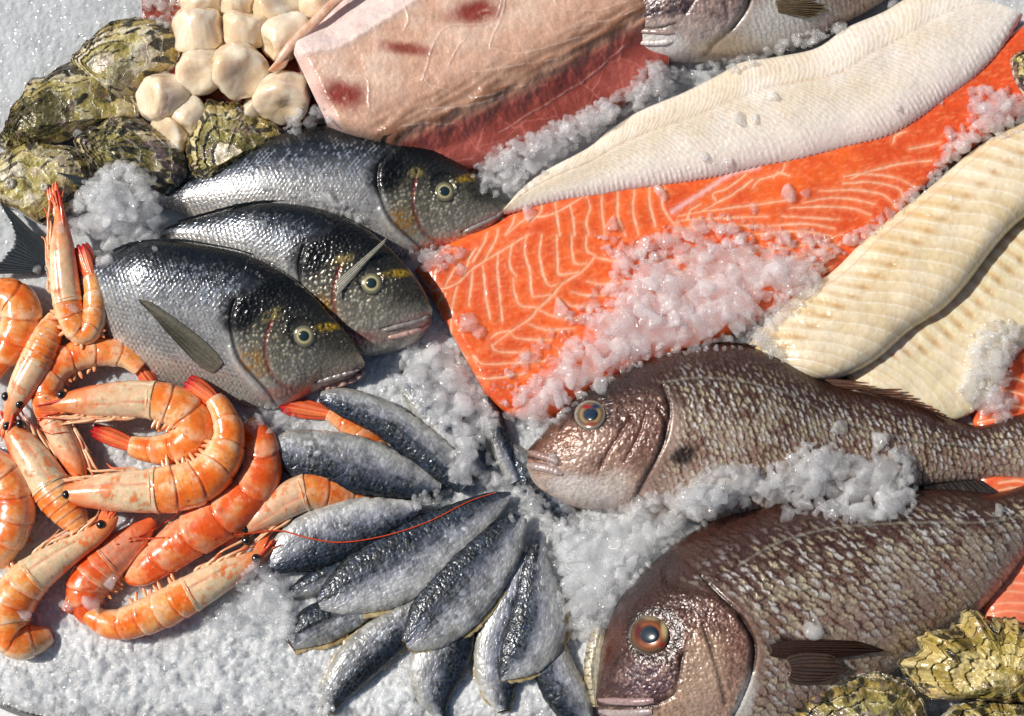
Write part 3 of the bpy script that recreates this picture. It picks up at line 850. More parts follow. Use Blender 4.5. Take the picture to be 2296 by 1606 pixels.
def head1(q, t, nz, nf):
    v = (q[:, 0] - 1184) * 0.45 + (q[:, 1] - 1010) * -0.9          # grows towards the forehead
    c = np.stack([np.interp(t + 0.2 * nz, [-1, -0.5, 0.0, 0.35, 0.7, 1], [hx(h)[i] for h in ('#c4b2a6', '#a08272', '#79574a', '#5c3e34', '#3a2822', '#1f1412')]) for i in range(3)], 1)
    c = mixc(c, np.tile(hx('#7b4d36'), (len(q), 1)), 0.7 * ell(q, 1250, 1000, 60, 40, -40, 0.6))
    return c
s1p = [((1184, 1008), (1181, 1050)), ((1209, 979), (1198, 1088)), ((1250, 930), (1240, 1117)), ((1300, 881), (1300, 1140)), ((1366, 842), (1372, 1148)), ((1450, 806), (1450, 1160)), ((1540, 780), (1540, 1170)), ((1620, 771), (1620, 1174)), ((1700, 782), (1700, 1170)), ((1780, 813), (1780, 1157)), ((1863, 860), (1860, 1140)), ((1950, 880), (1940, 1122)), ((2050, 906), (2030, 1102)), ((2130, 940), (2110, 1086)), ((2200, 954), (2190, 1078)), ((2256, 938), (2256, 1076)), ((2300, 925), (2300, 1080))]
fs1, gs1 = snapper(s1p, 'smaller red snapper above the big one, its eye facing the salmon fillet', (1323, 930), 37, 128, 20, 34,
    [(1478, 880), (1492, 925), (1490, 965), (1480, 1005), (1462, 1045), (1440, 1085), (1420, 1125)],
    [([(1408, 950), (1385, 985), (1362, 1020), (1342, 1058)], 5, '#4a201a', 0.7), ([(1440, 940), (1425, 990), (1395, 1045)], 4, '#6a3a30', 0.5), ([(1470, 935), (1482, 962), (1480, 990)], 6, '#35170f', 0.8)],
    [(1186, 1029), (1215, 1036), (1252, 1050)], head1,
    [(1300, 1100, 75, 26, 12, '#d8cfc8', 0.75, 0.5), (1292, 1030, 74, 20, -32, '#c6a997', 0.5, 0.6), (1432, 1005, 34, 66, 10, '#5c382c', 0.6, 0.6), (1372, 1090, 34, 26, 0, '#dccfc4', 0.55, 0.6), (1505, 985, 14, 48, 8, '#b9a090', 0.5, 0.6), (1345, 880, 60, 22, -32, '#33211b', 0.5, 0.6), (1523, 1036, 26, 18, -20, '#1c0d0b', 0.9, 0.4), (1365, 862, 34, 18, -30, '#2f2322', 0.7, 0.4)],
    560, 200, 13.0, 61, 'red snappers lying at the front',
    [('upper_lip', [(1260, 1040), (1235, 1029), (1205, 1019), (1186, 1013)], '#94786f', 9), ('lower_lip', [(1262, 1062), (1235, 1052), (1205, 1046), (1184, 1042)], '#a89490', 10)],
    gillfront=(1350, 1000), nostril=[(1268, 950), (1256, 966), (1252, 974)], LL=[(1480, 870), (1560, 862), (1660, 872), (1760, 900), (1860, 948), (1980, 985), (2100, 1000), (2240, 1008)])
SNEYE = [(0, '#6d5a40'), (0.50, '#8a7048'), (0.57, '#b39a68'), (0.66, '#6a4a34'), (0.78, '#74654e'), (0.9, '#a39a8c'), (1, '#1f1411')]
fish_eye(fs1, (1323, 930), 37, 17, SNEYE, '#1b2a3e', lift=-1, spots=[(-6, -18, 12, 5, '#a01318'), (12, -18, 10, 6, '#26304e'), (0, 23, 14, 4, '#8e3a2a')])

def head2(q, t, nz, nf):
    n = len(q)
    c = np.stack([np.interp(t + 0.18 * nz, [-1, -0.4, 0.0, 0.35, 0.65, 1], [hx(h)[i] for h in ('#b5a192', '#937666', '#704c3f', '#54332a', '#3b211a', '#24120f')]) for i in range(3)], 1)
    CH = [(1520, 1395), (1518, 1440), (1512, 1490), (1500, 1535), (1478, 1566), (1440, 1600)]
    cd = side_of(q, CH); cd = cd * np.sign(side_of(np.array([[1560., 1500.]]), CH)[0])
    low = sm(1400, 1460, q[:, 1] + 20 * nz)
    c = mixc(c, np.tile(hx('#b3957c'), (n, 1)), 0.75 * sm(-2, 10, cd) * (1 - sm(60, 110, cd + 30 * nf)) * low)
    m = (1 - sm(-6, 4, cd + 4 * nf)) * sm(1330, 1400, q[:, 1])
    c = mixc(c, np.tile(hx('#46271f'), (n, 1)), 0.85 * m)
    c = mixc(c, np.tile(hx('#4f3a42'), (n, 1)), 0.85 * ell(q, 1440, 1525, 66, 44, 0, 0.5) * m)
    return c
s2p = [((1336, 1558), (1340, 1602)), ((1342, 1500), (1400, 1650)), ((1353, 1434), (1480, 1690)), ((1388, 1345), (1570, 1700)), ((1448, 1276), (1670, 1690)), ((1530, 1208), (1760, 1655)), ((1630, 1152), (1850, 1600)), ((1730, 1121), (1950, 1540)), ((1830, 1105), (2040, 1480)), ((1940, 1097), (2120, 1420)), ((2050, 1095), (2190, 1374)), ((2150, 1098), (2240, 1325)), ((2225, 1104), (2288, 1264)), ((2300, 1085), (2340, 1210)), ((2380, 1040), (2420, 1190))]
fs2, gs2 = snapper(s2p, 'largest red snapper, dark brown face cropped by the lower edge, oysters on its belly', (1455, 1424), 49, 178, 10, 30,
    [(1560, 1300), (1600, 1345), (1637, 1382), (1665, 1430), (1672, 1470), (1662, 1520), (1640, 1580), (1610, 1640)],
    [([(1560, 1405), (1575, 1450), (1592, 1505), (1610, 1575)], 5, '#3a1d18', 0.6), ([(1516, 1470), (1508, 1520), (1498, 1555), (1470, 1572)], 5, '#2c1512', 0.7), ([(1640, 1390), (1665, 1440), (1664, 1500)], 7, '#2a120e', 0.7)],
    [(1338, 1580), (1380, 1582), (1420, 1583), (1462, 1578)], head2,
    [(1560, 1540, 40, 70, 8, '#a8917f', 0.5, 0.6), (1652, 1575, 18, 64, 14, '#d6cfc6', 0.75, 0.5), (1740, 1452, 40, 24, 10, '#20100d', 0.9, 0.4), (1362, 1440, 20, 50, 15, '#5a2a1c', 0.4, 0.6)],
    660, 290, 18.5, 71, 'red snappers lying at the front',
    [('upper_lip', [(1466, 1570), (1430, 1573), (1385, 1572), (1344, 1570)], '#9a7f7c', 9), ('lower_lip', [(1462, 1594), (1420, 1598), (1380, 1598), (1345, 1594)], '#a3938f', 10)],
    gillfront=(1500, 1450), nostril=[(1392, 1466), (1380, 1478), (1374, 1492)], LL=[(1640, 1275), (1720, 1228), (1820, 1198), (1930, 1185), (2050, 1180), (2180, 1178), (2290, 1160)])
fish_eye(fs2, (1455, 1424), 46, 22.5, [(0, '#5d3a23'), (0.50, '#6a2f1c'), (0.56, '#a06a35'), (0.64, '#7a3318'), (0.76, '#70502f'), (0.86, '#4a3022'), (0.93, '#655a48'), (1, '#1a0e0b')], '#1d2c36', lift=-1, spots=[(33, -14, 7, 20, '#c3ab7c'), (8, -38, 18, 5, '#9a8560'), (-24, -8, 8, 20, '#5e1a12'), (28, 22, 6, 5, '#8b1512')])

def head0(q, t, nz, nf):
    c = np.tile(hx('#8d7872'), (len(q), 1))
    c = mixc(c, np.tile(hx('#b9aaa2'), (len(q), 1)), sm(60, 110, q[:, 1] + 25 * nz))
    c = mixc(c, np.tile(hx('#332a33'), (len(q), 1)), 0.95 * (1 - sm(58, 74, q[:, 1] + 6 * nz)) * (1 - sm(1530, 1560, q[:, 0] + 14 * nz)))
    c = mixc(c, np.tile(hx('#5a4c55'), (len(q), 1)), 0.7 * ell(q, 1645, 10, 24, 60, 0, 0.4))
    return c
s0p = [((1410, 52), (1408, 92)), ((1408, 5), (1424, 113)), ((1426, -70), (1460, 133)), ((1475, -150), (1520, 141)), ((1560, -210), (1600, 138)), ((1660, -240), (1700, 127)), ((1760, -240), (1790, 104)), ((1860, -220), (1880, 62)), ((1980, -190), (1980, 5)), ((2100, -160), (2080, -70)), ((2180, -140), (2160, -95))]
fs0, gs0 = snapper(s0p, 'grey purple fish head pointing at the swordfish, only its chin and cheek in view', (1480, -60), 40, 130, 30, 40,
    [(1672, -60), (1674, 0), (1668, 40), (1650, 72), (1622, 98), (1590, 120)],
    [([(1600, -20), (1612, 30), (1622, 75)], 5, '#4a3a3c', 0.7), ([(1556, -20), (1550, 30), (1530, 62)], 4, '#2a2026', 0.7), ([(1672, -20), (1664, 45), (1636, 84)], 5, '#4a2f28', 0.7)],
    [(1410, 80), (1440, 84), (1475, 86), (1508, 80)], head0,
    [(1470, 115, 60, 22, 5, '#e2ddd6', 0.85, 0.5), (1740, 70, 90, 45, -15, '#d9d3c9', 0.85, 0.6), (1620, 118, 60, 18, -10, '#c9b48e', 0.5, 0.6)],
    360, 150, 12, 81, None,
    [('upper_lip', [(1512, 72), (1480, 71), (1445, 69), (1414, 66)], '#a38b83', 7), ('lower_lip', [(1506, 92), (1475, 95), (1445, 95), (1418, 90)], '#d0c8c0', 8)],
    gillfront=(1560, 20), name='grey_snapper')
fish_eye(fs0, (1480, -60), 36, 17, SNEYE, '#1b2a3e', lift=-1)
# fins of the snappers
fin('dorsal_fin', fs1, [(1838, 846), (1880, 868), (1940, 878), (2000, 892), (2060, 912), (2120, 938)], [(1960, 858), (1988, 866), (2030, 872), (2080, 902), (2110, 922), (2145, 944)], 60, 72, 13, '#2e1d18', '#6a4a3a', ctip='#7a5238', jag=0.35)
fin('dorsal_fin', fs1, [(1500, 795), (1560, 778), (1640, 773), (1720, 790), (1800, 826)], [(1510, 789), (1572, 770), (1652, 766), (1732, 784), (1815, 823)], 50, 56, 16, '#2a1a16', '#4a3328', jag=0.3)
fin('anal_fin', fs1, [(2070, 1090), (2120, 1083), (2200, 1076)], [(2100, 1122), (2180, 1128), (2250, 1112)], 36, 44, 12, '#181211', '#3d3430', jag=0.2)
fin('tail_fin', fs1, [(2298, 926), (2302, 1000), (2298, 1078)], [(2460, 800), (2420, 1000), (2470, 1190)], 40, 40, 18, '#5a3427', '#9a6a55', jag=0.08)
fin('pectoral_fin', fs2, [(1724, 1448), (1728, 1458), (1724, 1468)], [(1990, 1440), (2024, 1458), (1960, 1472)], 0, 0, 11, '#1a0d0a', '#4a3226', jag=0.08, follow=7, n_s=90, n_r=70, bulge=0.9)
fin('pelvic_fin', fs2, [(1764, 1478), (1772, 1498), (1766, 1522)], [(1900, 1470), (1930, 1500), (1880, 1530)], 0, 0, 9, '#2a1a15', '#5a4438', jag=0.1, follow=4, n_s=70, n_r=40, bulge=0.5)
fin('pectoral_fin', fs0, [(1738, 2), (1742, 16), (1745, 28)], [(1816, -14), (1866, 22), (1822, 44)], 0, 0, 11, '#33271d', '#7d6a4e', jag=0.16, follow=6, n_s=70, n_r=40)
# ------------------------------------------------------------------ fillets and the big steak
def tiled(h, n):
    return np.tile(hx(h), (n, 1))

# ---- salmon fillet, drawn with its own seams of fat
SAL = []
for ln in ([(600, 370), (760, 330), (900, 210), (1150, 60), (1260, -5)], [(950, 205), (960, 330), (975, 450), (1000, 560)], [(1050, 130), (1045, 240), (1060, 400), (1080, 570)],
           [(1140, 70), (1128, 200), (1170, 275)], [(1150, 290), (1165, 400), (1205, 472), (1310, 485)], [(1240, 0), (1228, 120), (1262, 250), (1275, 400), (1330, 408), (1420, 400)], [(1340, 0), (1328, 160), (1382, 330), (1480, 322)],
           [(1440, 0), (1450, 230), (1470, 265), (1600, 250)], [(1540, 0), (1555, 180), (1640, 195)], [(1640, 0), (1640, 100), (1700, 140)], [(775, 340), (745, 480), (738, 600), (752, 700), (850, 815)], [(880, 240), (872, 330), (855, 470)], [(700, 385), (655, 450), (640, 520)],
           [(1700, 140), (1620, 240), (1490, 320), (1420, 400), (1320, 490), (1260, 560), (1140, 640), (1010, 740)], [(1700, 150), (1790, 170), (1880, 180)], [(1640, 310), (1750, 330), (1890, 320)], [(1540, 380), (1650, 405), (1800, 400)], [(1440, 420), (1540, 470), (1660, 480)],
           [(1320, 500), (1430, 545), (1600, 560)], [(1250, 590), (1370, 630), (1560, 622)], [(1130, 650), (1190, 690), (1400, 700)], [(1010, 730), (1030, 770), (1100, 782), (1290, 780)], [(890, 805), (960, 860), (1200, 850), (1370, 838)], [(880, 920), (960, 955), (1060, 950), (1240, 920)], [(1000, 690), (1060, 650), (1140, 640)],
           [(530, 250), (560, 300), (600, 345)], [(600, 365), (622, 280), (650, 200)], [(700, 340), (745, 250), (790, 190)], [(830, 250), (860, 150), (900, 90)], [(880, 175), (950, 60), (980, -20)], [(960, 170), (1040, 20), (1050, -40)]):
    SAL.append(K(1, 1, ln))
for ln in ([(1100, 1610), (1230, 1500), (1400, 1470), (1560, 1385), (1640, 1330)], [(1170, 1440), (1150, 1520), (1100, 1600)], [(1330, 1380), (1340, 1440), (1270, 1520)], [(1430, 1370), (1440, 1460), (1462, 1610)], [(1530, 1400), (1550, 1500), (1560, 1610)], [(1640, 1340), (1662, 1420), (1640, 1530), (1660, 1610)],
           [(1740, 1300), (1745, 1450), (1762, 1610)], [(1850, 1290), (1850, 1480), (1900, 1610)], [(1960, 1290), (1950, 1450), (1990, 1610)], [(2060, 1280), (2062, 1400), (2100, 1550)], [(2160, 1290), (2150, 1420), (2240, 1560)]):
    SAL.append(K(0, 1, ln))
SALW = [K(0, 2, [(-80, 1450), (0, 1400), (180, 1285), (330, 1190), (500, 1150)])]
for ln in ([(-40, 1480), (100, 1452), (330, 1420), (500, 1400), (700, 1372)], [(-60, 1530), (20, 1505), (300, 1490), (560, 1480)], [(-60, 1580), (0, 1560), (250, 1545), (520, 1545)], [(320, 1335), (400, 1280), (460, 1235)], [(110, 1450), (210, 1390), (190, 1330), (290, 1290), (410, 1200)], [(455, 1290), (500, 1240), (640, 1190), (672, 1125)],
           [(590, 1225), (625, 1190), (700, 1210)], [(1110, 1232), (1200, 1190), (1300, 1165), (1450, 1128), (1650, 1110)], [(1060, 1215), (1200, 1200), (1400, 1222), (1540, 1290)], [(1060, 1262), (1250, 1255), (1430, 1300), (1462, 1400)], [(900, 1312), (1130, 1305), (1330, 1340), (1412, 1425)], [(790, 1392), (950, 1360), (1120, 1365), (1270, 1402)],
           [(700, 1425), (950, 1415), (1130, 1430), (1240, 1472)], [(650, 1480), (850, 1490), (1030, 1500)], [(560, 1545), (800, 1530), (1000, 1560)], [(1390, 990), (1410, 940), (1480, 915)], [(1500, 1030), (1620, 1010), (1700, 990)], [(480, 1600), (760, 1580), (980, 1610)], [(20, 1500), (40, 1440), (110, 1400)], [(210, 1395), (250, 1370), (330, 1335)]):
    SAL.append(K(0, 2, ln))

for k in range(2, 6):
    y = 528 + 24 * k
    SAL.append([(1450 + 14 * k, y + 22), (1560, y + 6), (1680, y - 2), (1800, y - 20), (1900 - 8 * k, y - 44)])

def salmon_colour(q, s, t, topm, lines, wide=()):
    n = len(q)
    nz = fbm(q / 70, 4, seed=31); nf = fbm(q / 14, 3, seed=32)
    c = mixc(tiled('#ee6a2b', n), tiled('#dc5528', n), sm(-0.4, 0.5, nz + sm(1750, 2100, q[:, 0]) * 0.7))
    c = mixc(c, tiled('#f07a45', n), 0.35 * sm(0.0, 0.6, nf))
    # fibres in the flakes
    c = mixc(c, tiled('#c8431a', n), 0.35 * sm(0.1, 0.6, fbm(q / 35, 3, seed=36)))
    fb = perlin(np.stack([q[:, 0] / 30 + q[:, 1] / 6, q[:, 1] / 30 - q[:, 0] / 18], 1))
    c = mixc(c, tiled('#f59a66', n), 0.32 * sm(0.1, 0.6, fb))
    qq = q + 0.9 * np.stack([perlin(q / 16), perlin(q / 16 + 7)], 1)
    g = np.zeros(n); soft = np.zeros(n)
    lo, hi = q.min(0) - 40, q.max(0) + 40
    for i, ln in enumerate(lines):
        L = catmull(ln, 40)
        box = (q[:, 0] > L[:, 0].min() - 30) & (q[:, 0] < L[:, 0].max() + 30) & (q[:, 1] > L[:, 1].min() - 30) & (q[:, 1] < L[:, 1].max() + 30) & topm
        if not box.any(): continue
        d, fr = dpoly(qq[box], L)
        w = (2.3 + 1.2 * perlin(qq[box] / 22 + i)) * (0.55 + 0.45 * np.sin(np.pi * np.clip(fr, 0.08, 0.92)))
        g[box] = np.maximum(g[box], np.exp(-(d / np.maximum(w, 1.0)) ** 2))
        soft[box] = np.maximum(soft[box], np.exp(-(d / 8.0) ** 2))
    c = mixc(c, tiled('#f39a6c', n), 0.5 * soft)
    c = mixc(c, tiled('#f7cdaa', n), 0.85 * g * (0.65 + 0.5 * np.clip(nf + 0.4, 0, 0.7)))
    for ln in wide:
        d, _ = dpoly(qq, catmull(ln, 40))
        c = mixc(c, tiled('#f2c4bd', n), 0.8 * np.exp(-(d / (6 + 3 * nf)) ** 2))
    return c, g

salU = [(930, 606), (1010, 545), (1130, 482), (1300, 415), (1500, 385), (1700, 345), (1900, 295), (2050, 235), (2200, 125), (2330, 30), (2420, -30)]
salL = [(1088, 884), (1150, 935), (1250, 940), (1400, 870), (1560, 790), (1720, 710), (1880, 610), (2010, 490), (2130, 370), (2330, 240), (2420, 170)]
sf = thing('salmon_fillet', (1400, 620), 0, 'large orange salmon fillet with pale fat lines running under the white flatfish fillet', 'fish fillet', 'salmon fillets')
g = loft(list(zip(salU, salL)), 620, 230, 40, 12, 12, 8, 0.45, nb=12, endcap=lambda s: (1 - np.clip(1 - s / 0.022, 0, 1) ** 2.6) ** 0.5 * np.ones_like(s))
c, gg = salmon_colour(g['uv'], g['s'], g['t'], g['top'], SAL, SALW)
edge = sm(0.9, 1.0, np.maximum(np.abs(g['t']), 1 - g['s'] / 0.02 * 0.1))
g['z'] = g['z'] + np.where(g['top'], (6 * fbm(g['uv'] / 160, 2, seed=3) + 0.9 * fbm(g['uv'] / 9, 2, seed=5) - 1.2 * gg) * np.clip(g['prof'] * 2, 0, 1), 0)
mesh_obj('flesh', world_of(g), loft_faces(g), 'salmon_flesh', sf, cols=c)
g2_ = loft([(np.array(a) + (0, 0), np.array(b) + (0, 2)) for a, b in zip(salU, salL)], 160, 30, 6, 3, 6, 8, 0.4, nb=6)
mesh_obj('skin', world_of(g2_), loft_faces(g2_), 'silver_skin', sf, cols=tiled('#9a8f86', len(g2_['uv'])))

# second salmon under the snappers' tails, seen in three gaps
s2U = [(2190, 770), (2180, 900), (2185, 1050), (2190, 1200), (2200, 1330), (2215, 1430)]
s2L = [(2420, 740), (2440, 900), (2450, 1050), (2450, 1200), (2440, 1330), (2430, 1440)]
sg = thing('salmon_fillet', (2290, 1100), 0, 'salmon fillet at the right edge, mostly hidden beneath the snapper tails', 'fish fillet', 'salmon fillets')
lines = [[(2200, 1250 + 22 * k), (2250, 1238 + 22 * k + 4 * (k % 2)), (2310, 1246 + 22 * k)] for k in range(9)] + [[(2230, 1086 + 16 * k), (2270, 1080 + 16 * k), (2310, 1090 + 16 * k)] for k in range(3)] + [[(2190, 860 + 30 * k), (2250, 850 + 30 * k), (2310, 868 + 30 * k)] for k in range(5)]
g = loft(list(zip(s2U, s2L)), 300, 120, 30, 10, 8, 8, 0.45, nb=10)
c, gg = salmon_colour(g['uv'], g['s'], g['t'], g['top'], lines)
c = mixc(c, tiled('#ef9274', len(c)), 0.45 * sm(1180, 1260, g['uv'][:, 1]))
g['z'] = g['z'] + np.where(g['top'], 3 * fbm(g['uv'] / 60, 3, seed=13) - 2.5 * gg, 0)
mesh_obj('flesh', world_of(g), loft_faces(g), 'salmon_flesh', sg, cols=c)

# ---- white flatfish fillet
wU = [(1128, 470), (1176, 417), (1233, 377), (1316, 333), (1366, 293), (1433, 250), (1532, 208), (1613, 167), (1663, 140), (1740, 128), (1830, 108), (1897, 63), (1980, 27), (2050, -12), (2130, -22), (2200, 4)]
wL = [(1130, 482), (1200, 466), (1266, 453), (1345, 442), (1400, 431), (1500, 417), (1597, 401), (1697, 378), (1797, 360), (1897, 333), (1990, 308), (2062, 268), (2120, 225), (2180, 180), (2240, 118), (2292, 38)]
wf = thing('flatfish_fillet', (1700, 260), 40, 'long cream white flatfish fillet with fine chevron lines lying across the salmon', 'fish fillet')
g = loft(list(zip(wU, wL)), 680, 210, lambda W, s, t: 40 * W ** 0.5 * np.ones_like(t), 10, lambda s, t: 36 + 10 * s + 14 * (t + 1) / 2 * (1 - s), 3.2, 0.5, nb=12)
q = g['uv']; t = g['t']; n = len(q); A = g['A']
nz = fbm(q / 80, 3, seed=41); nf = fbm(q / 10, 3, seed=42)
tm = 0.36                                              # the seam the chevrons turn on
sw = np.abs(t - tm)
bend = np.where(t < tm, 78 * (1 - np.exp(-sw * 1.5)) , 40 * (1 - np.exp(-sw * 3.0)))
ph = (A - bend * (1.25 + 0.4 * nz) + 6 * nf) / 11.5
st = 0.5 + 0.5 * np.sin(ph * 2 * math.pi)
c = mixc(tiled('#f0e6da', n), tiled('#e8d9c2', n), sm(-0.5, 0.5, nz) * sm(-0.7, 0.1, t))
low = 1 - sm(-0.85, -0.35, t)
c = mixc(c, tiled('#ead6cf', n), 0.7 * low)
c = mixc(c, tiled('#d1b593', n), 0.45 * sm(0.45, 1.0, st) * (0.30 + 0.65 * sm(-0.75, -0.1, t)) * (0.55 + 0.45 * sm(-0.3, 0.3, nf)))
c = mixc(c, tiled('#cfae8c', n), 0.35 * np.exp(-(sw / 0.035) ** 2) * sm(-0.3, 0.3, nf))
c = mixc(c, tiled('#f3ece2', n), 0.5 * sm(0.75, 1.0, g['s']))
rib = 0.5 + 0.5 * np.sin(A / 12.0 * 2 * math.pi + 2 * nf)
g['z'] = g['z'] + np.where(g['top'], (5 * fbm(q / 120, 2, seed=6) + 0.5 * (0.5 - st) * (1 - low) + 2.6 * (rib - 0.5) * low * sm(-0.4, 0.5, nz + nf) + 1.0 * nf) * np.clip(g['prof'] * 1.6, 0, 1) - 1.0 * np.exp(-(sw / 0.05) ** 2), 0)
uvj = g['uv'] + (0.5 - rib[:, None]) * np.array([[0.4, 3.0]]) * (np.abs(t) > 0.97)[:, None] * (t < 0)[:, None]
g['uv'] = uvj
mesh_obj('flesh', world_of(g), loft_faces(g), 'fish_flesh', wf, cols=c)

# ---- cod loin lying over a second cod fillet
def cod(name_pt, U, L, label, base, H, seed, spacing, yellow, n_s, n_t, pb=0.5):
    f = thing('cod_fillet', name_pt, 0, label, 'fish fillet', 'cod fillets at the right')
    g = loft(list(zip(U, L)), n_s, n_t, lambda W, s, t: H * np.ones_like(t) * (0.72 + 0.28 * (1 - t) / 2), 14, base, 3.0, pb, nb=12, endcap=lambda s: (1 - np.clip(1 - s / 0.12, 0, 1) ** 2.2) ** 0.5 * np.ones_like(s))
    q = g['uv']; t = g['t']; n = len(q); A = g['A']
    nz = fbm(q / 70, 3, seed=seed); nf = fbm(q / 12, 3, seed=seed + 1)
    c = mixc(tiled('#e4d5ba', n), tiled('#d9c49d', n), sm(-0.4, 0.4, nz))
    c = mixc(c, tiled('#e2d8b4', n), yellow * sm(-0.2, 0.5, nz + 0.2))
    tj = 0.22 + 0.05 * nz
    # right of the junction: fine pale arcs; left: translucent tan ridges
    arc = (A - 118 * (tj - t) + 38 * (tj - t) ** 2 + 8 * nz) / spacing
    right = 1 - sm(tj - 0.06, tj + 0.02, t)
    d1 = np.abs(arc - np.round(arc)) * spacing
    c = mixc(c, tiled('#f6efe0', n), 0.6 * np.exp(-(d1 / 2.8) ** 2) * right * sm(-0.8, -0.1, nf))
    c = mixc(c, tiled('#cdb58e', n), 0.45 * np.exp(-((arc - np.floor(arc) - 0.12) / 0.30) ** 2) * right)
    rd = (A + 70 * (t - tj) + 6 * nz) / spacing
    lft = sm(tj, tj + 0.08, t) * (1 - sm(0.86, 0.95, t))
    fr_ = rd - np.floor(rd)
    c = mixc(c, tiled('#cfa468', n), (0.22 + 0.5 * np.clip(nz + 0.4, 0, 1)) * np.exp(-((fr_ - 0.5) / 0.20) ** 2) * lft)
    c = mixc(c, tiled('#f6eadb', n), 0.55 * np.exp(-((fr_ - 0.02) / 0.10) ** 2) * lft)
    dot = np.exp(-((t - tj - 0.03) / 0.10) ** 2) * np.exp(-((fr_ - 0.45) / 0.22) ** 2)
    c = mixc(c, tiled('#b98748', n), 0.6 * dot)
    vein = np.exp(-((t - 0.80 - 0.05 * nf) / 0.022) ** 2)
    c = mixc(c, tiled('#c79f86', n), 0.5 * vein)
    bits = sm(0.42, 0.62, nf) * sm(0.0, 0.4, t) * 0.5
    c = mixc(c, tiled('#fbf6ec', n), bits)
    g['z'] = g['z'] + np.where(g['top'], (6 * fbm(q / 90, 2, seed=seed + 4) + 0.7 * np.cos((fr_) * 2 * math.pi) * lft - 0.9 * np.exp(-(d1 / 3) ** 2) * right + 1.1 * nf - 2 * dot) * np.clip(g['prof'] * 1.6, 0, 1), 0)
    mesh_obj('flesh', world_of(g), loft_faces(g), 'fish_flesh', f, cols=c)
    return f
cod((2120, 760), [(1870, 800), (1950, 740), (2040, 690), (2110, 640), (2180, 575), (2250, 505), (2340, 430), (2420, 380)], [(1915, 880), (2030, 915), (2130, 945), (2210, 900), (2270, 810), (2350, 730), (2430, 650), (2500, 600)],
    'yellowish cod fillet in the shade beneath the cod loin, ice on its end', lambda s, t: 22 + 18 * s, 36, 51, 34, 0.7, 330, 150, 0.4)
cod((1980, 660), [(1668, 786), (1716, 728), (1790, 656), (1866, 608), (1940, 535), (2010, 478), (2090, 415), (2165, 350), (2240, 300), (2330, 262), (2420, 220)],
    [(1790, 852), (1878, 848), (1960, 810), (2040, 742), (2112, 695), (2165, 640), (2216, 572), (2265, 515), (2320, 468), (2390, 400), (2470, 340)],
    'thick beige cod loin resting on top of the other cod, tan dots along its middle', lambda s, t: 44 + 14 * s - 10 * t, 64, 55, 37, 0.1, 470, 200, 0.5)

# ---- the pink swordfish block
stU = [(648, 102), (700, 52), (752, -6), (830, -80), (980, -150), (1180, -170), (1380, -140), (1500, -60)]
stL = [(736, 286), (790, 312), (885, 340), (1010, 380), (1120, 362), (1270, 300), (1400, 228), (1500, 150)]
sb = thing('swordfish_block', (1000, 150), 0, 'big pink block of swordfish with dark red blood spots beside the scallops', 'fish block')
seg = lambda q, a: side_of(q, a)
RIDGE = [(600, 170), (697, 141), (766, 128), (850, 78), (925, 30), (975, -10), (1060, -80)]
BAND = [(880, 318), (950, 288), (1050, 252), (1150, 205), (1240, 160), (1320, 105), (1420, 55), (1520, 0)]
LEFT = [(640, 60), (697, 143), (765, 277), (790, 330)]
g = loft(list(zip(stU, stL)), 460, 260, 1, 1, 0, 12, 0.3, nb=12)
q = g['uv']; n = len(q); nz = fbm(q / 60, 4, seed=91); nf = fbm(q / 12, 3, seed=92); nff = fbm(q / 4, 2, seed=93)
warp = q + 10 * np.stack([fbm(q / 40, 3, seed=94), fbm(q / 40, 3, seed=95)], 1)
rd = -side_of(q, RIDGE)                               # >0: beyond the ridge, on the skin side
ref = -side_of(np.array([[800., 40.]]), RIDGE)[0]
rd = rd * np.sign(ref)
bd = side_of(warp, BAND); bd = bd * np.sign(side_of(np.array([[1200., 300.]]), BAND)[0])
ld = side_of(q, LEFT); ld = ld * np.sign(side_of(np.array([[660., 220.]]), LEFT)[0])
ztop = 128 + 0.03 * (q[:, 0] - 900) * -1
zz = ztop - 46 * sm(0, 90, rd) * 0.9 - 52 * sm(-10, 70, bd) - 22 * sm(60, 190, bd)
zz = zz - 62 * sm(0, 55, ld)
zz = zz * np.where(g['top'], np.clip(g['prof'] * 1.02, 0, 1), 0) + 4
dk = sm(-95, 5, bd) * (1 - sm(10, 40, bd))
str_ = perlin(np.stack([(q[:, 0] * 0.85 - q[:, 1] * 0.5) / 60, (q[:, 0] * 0.5 + q[:, 1] * 0.85) / 14], 1))
zz += np.where(g['top'], 3.5 * nz + 1.2 * nf + 6 * dk * str_, 0)
lean = np.clip((zz - 20) / 120, 0, 1)
c = mixc(tiled('#d6ab91', n), tiled('#e4c5b0', n), sm(-0.4, 0.5, nz))
c = mixc(c, tiled('#c48c6c', n), 0.4 * sm(-180, -20, bd) * sm(-0.3, 0.4, nz + 0.2))
c = mixc(c, tiled('#6f4327', n), 0.85 * dk * (0.55 + 0.45 * sm(-0.3, 0.3, str_)))
redz = sm(6, 34, bd)
c = mixc(c, mixc(tiled('#ab584c', n), tiled('#8f4337', n), sm(-0.4, 0.4, nz)), redz)
c = mixc(c, tiled('#e6d3cc', n), 0.9 * sm(-4, 10, rd))
c = mixc(c, tiled('#d9a9a0', n), 0.35 * sm(0.0, 0.5, nz) * sm(-4, 10, rd))
c = mixc(c, tiled('#e7c6bb', n), 0.9 * sm(-4, 14, ld) * (1 - sm(0, 8, rd)))
for cx, cy, rx, ry, an, am in ((1066, 48, 56, 26, -8, 1.0), (912, 130, 56, 15, 6, 0.9), (778, 232, 50, 30, 12, 1.0)):
    c = mixc(c, tiled('#861c0f', n), 0.92 * am * ell(warp, cx, cy, rx, ry, an, 0.6) * sm(-0.8, -0.1, nf + str_ * 0.5 + 0.2))
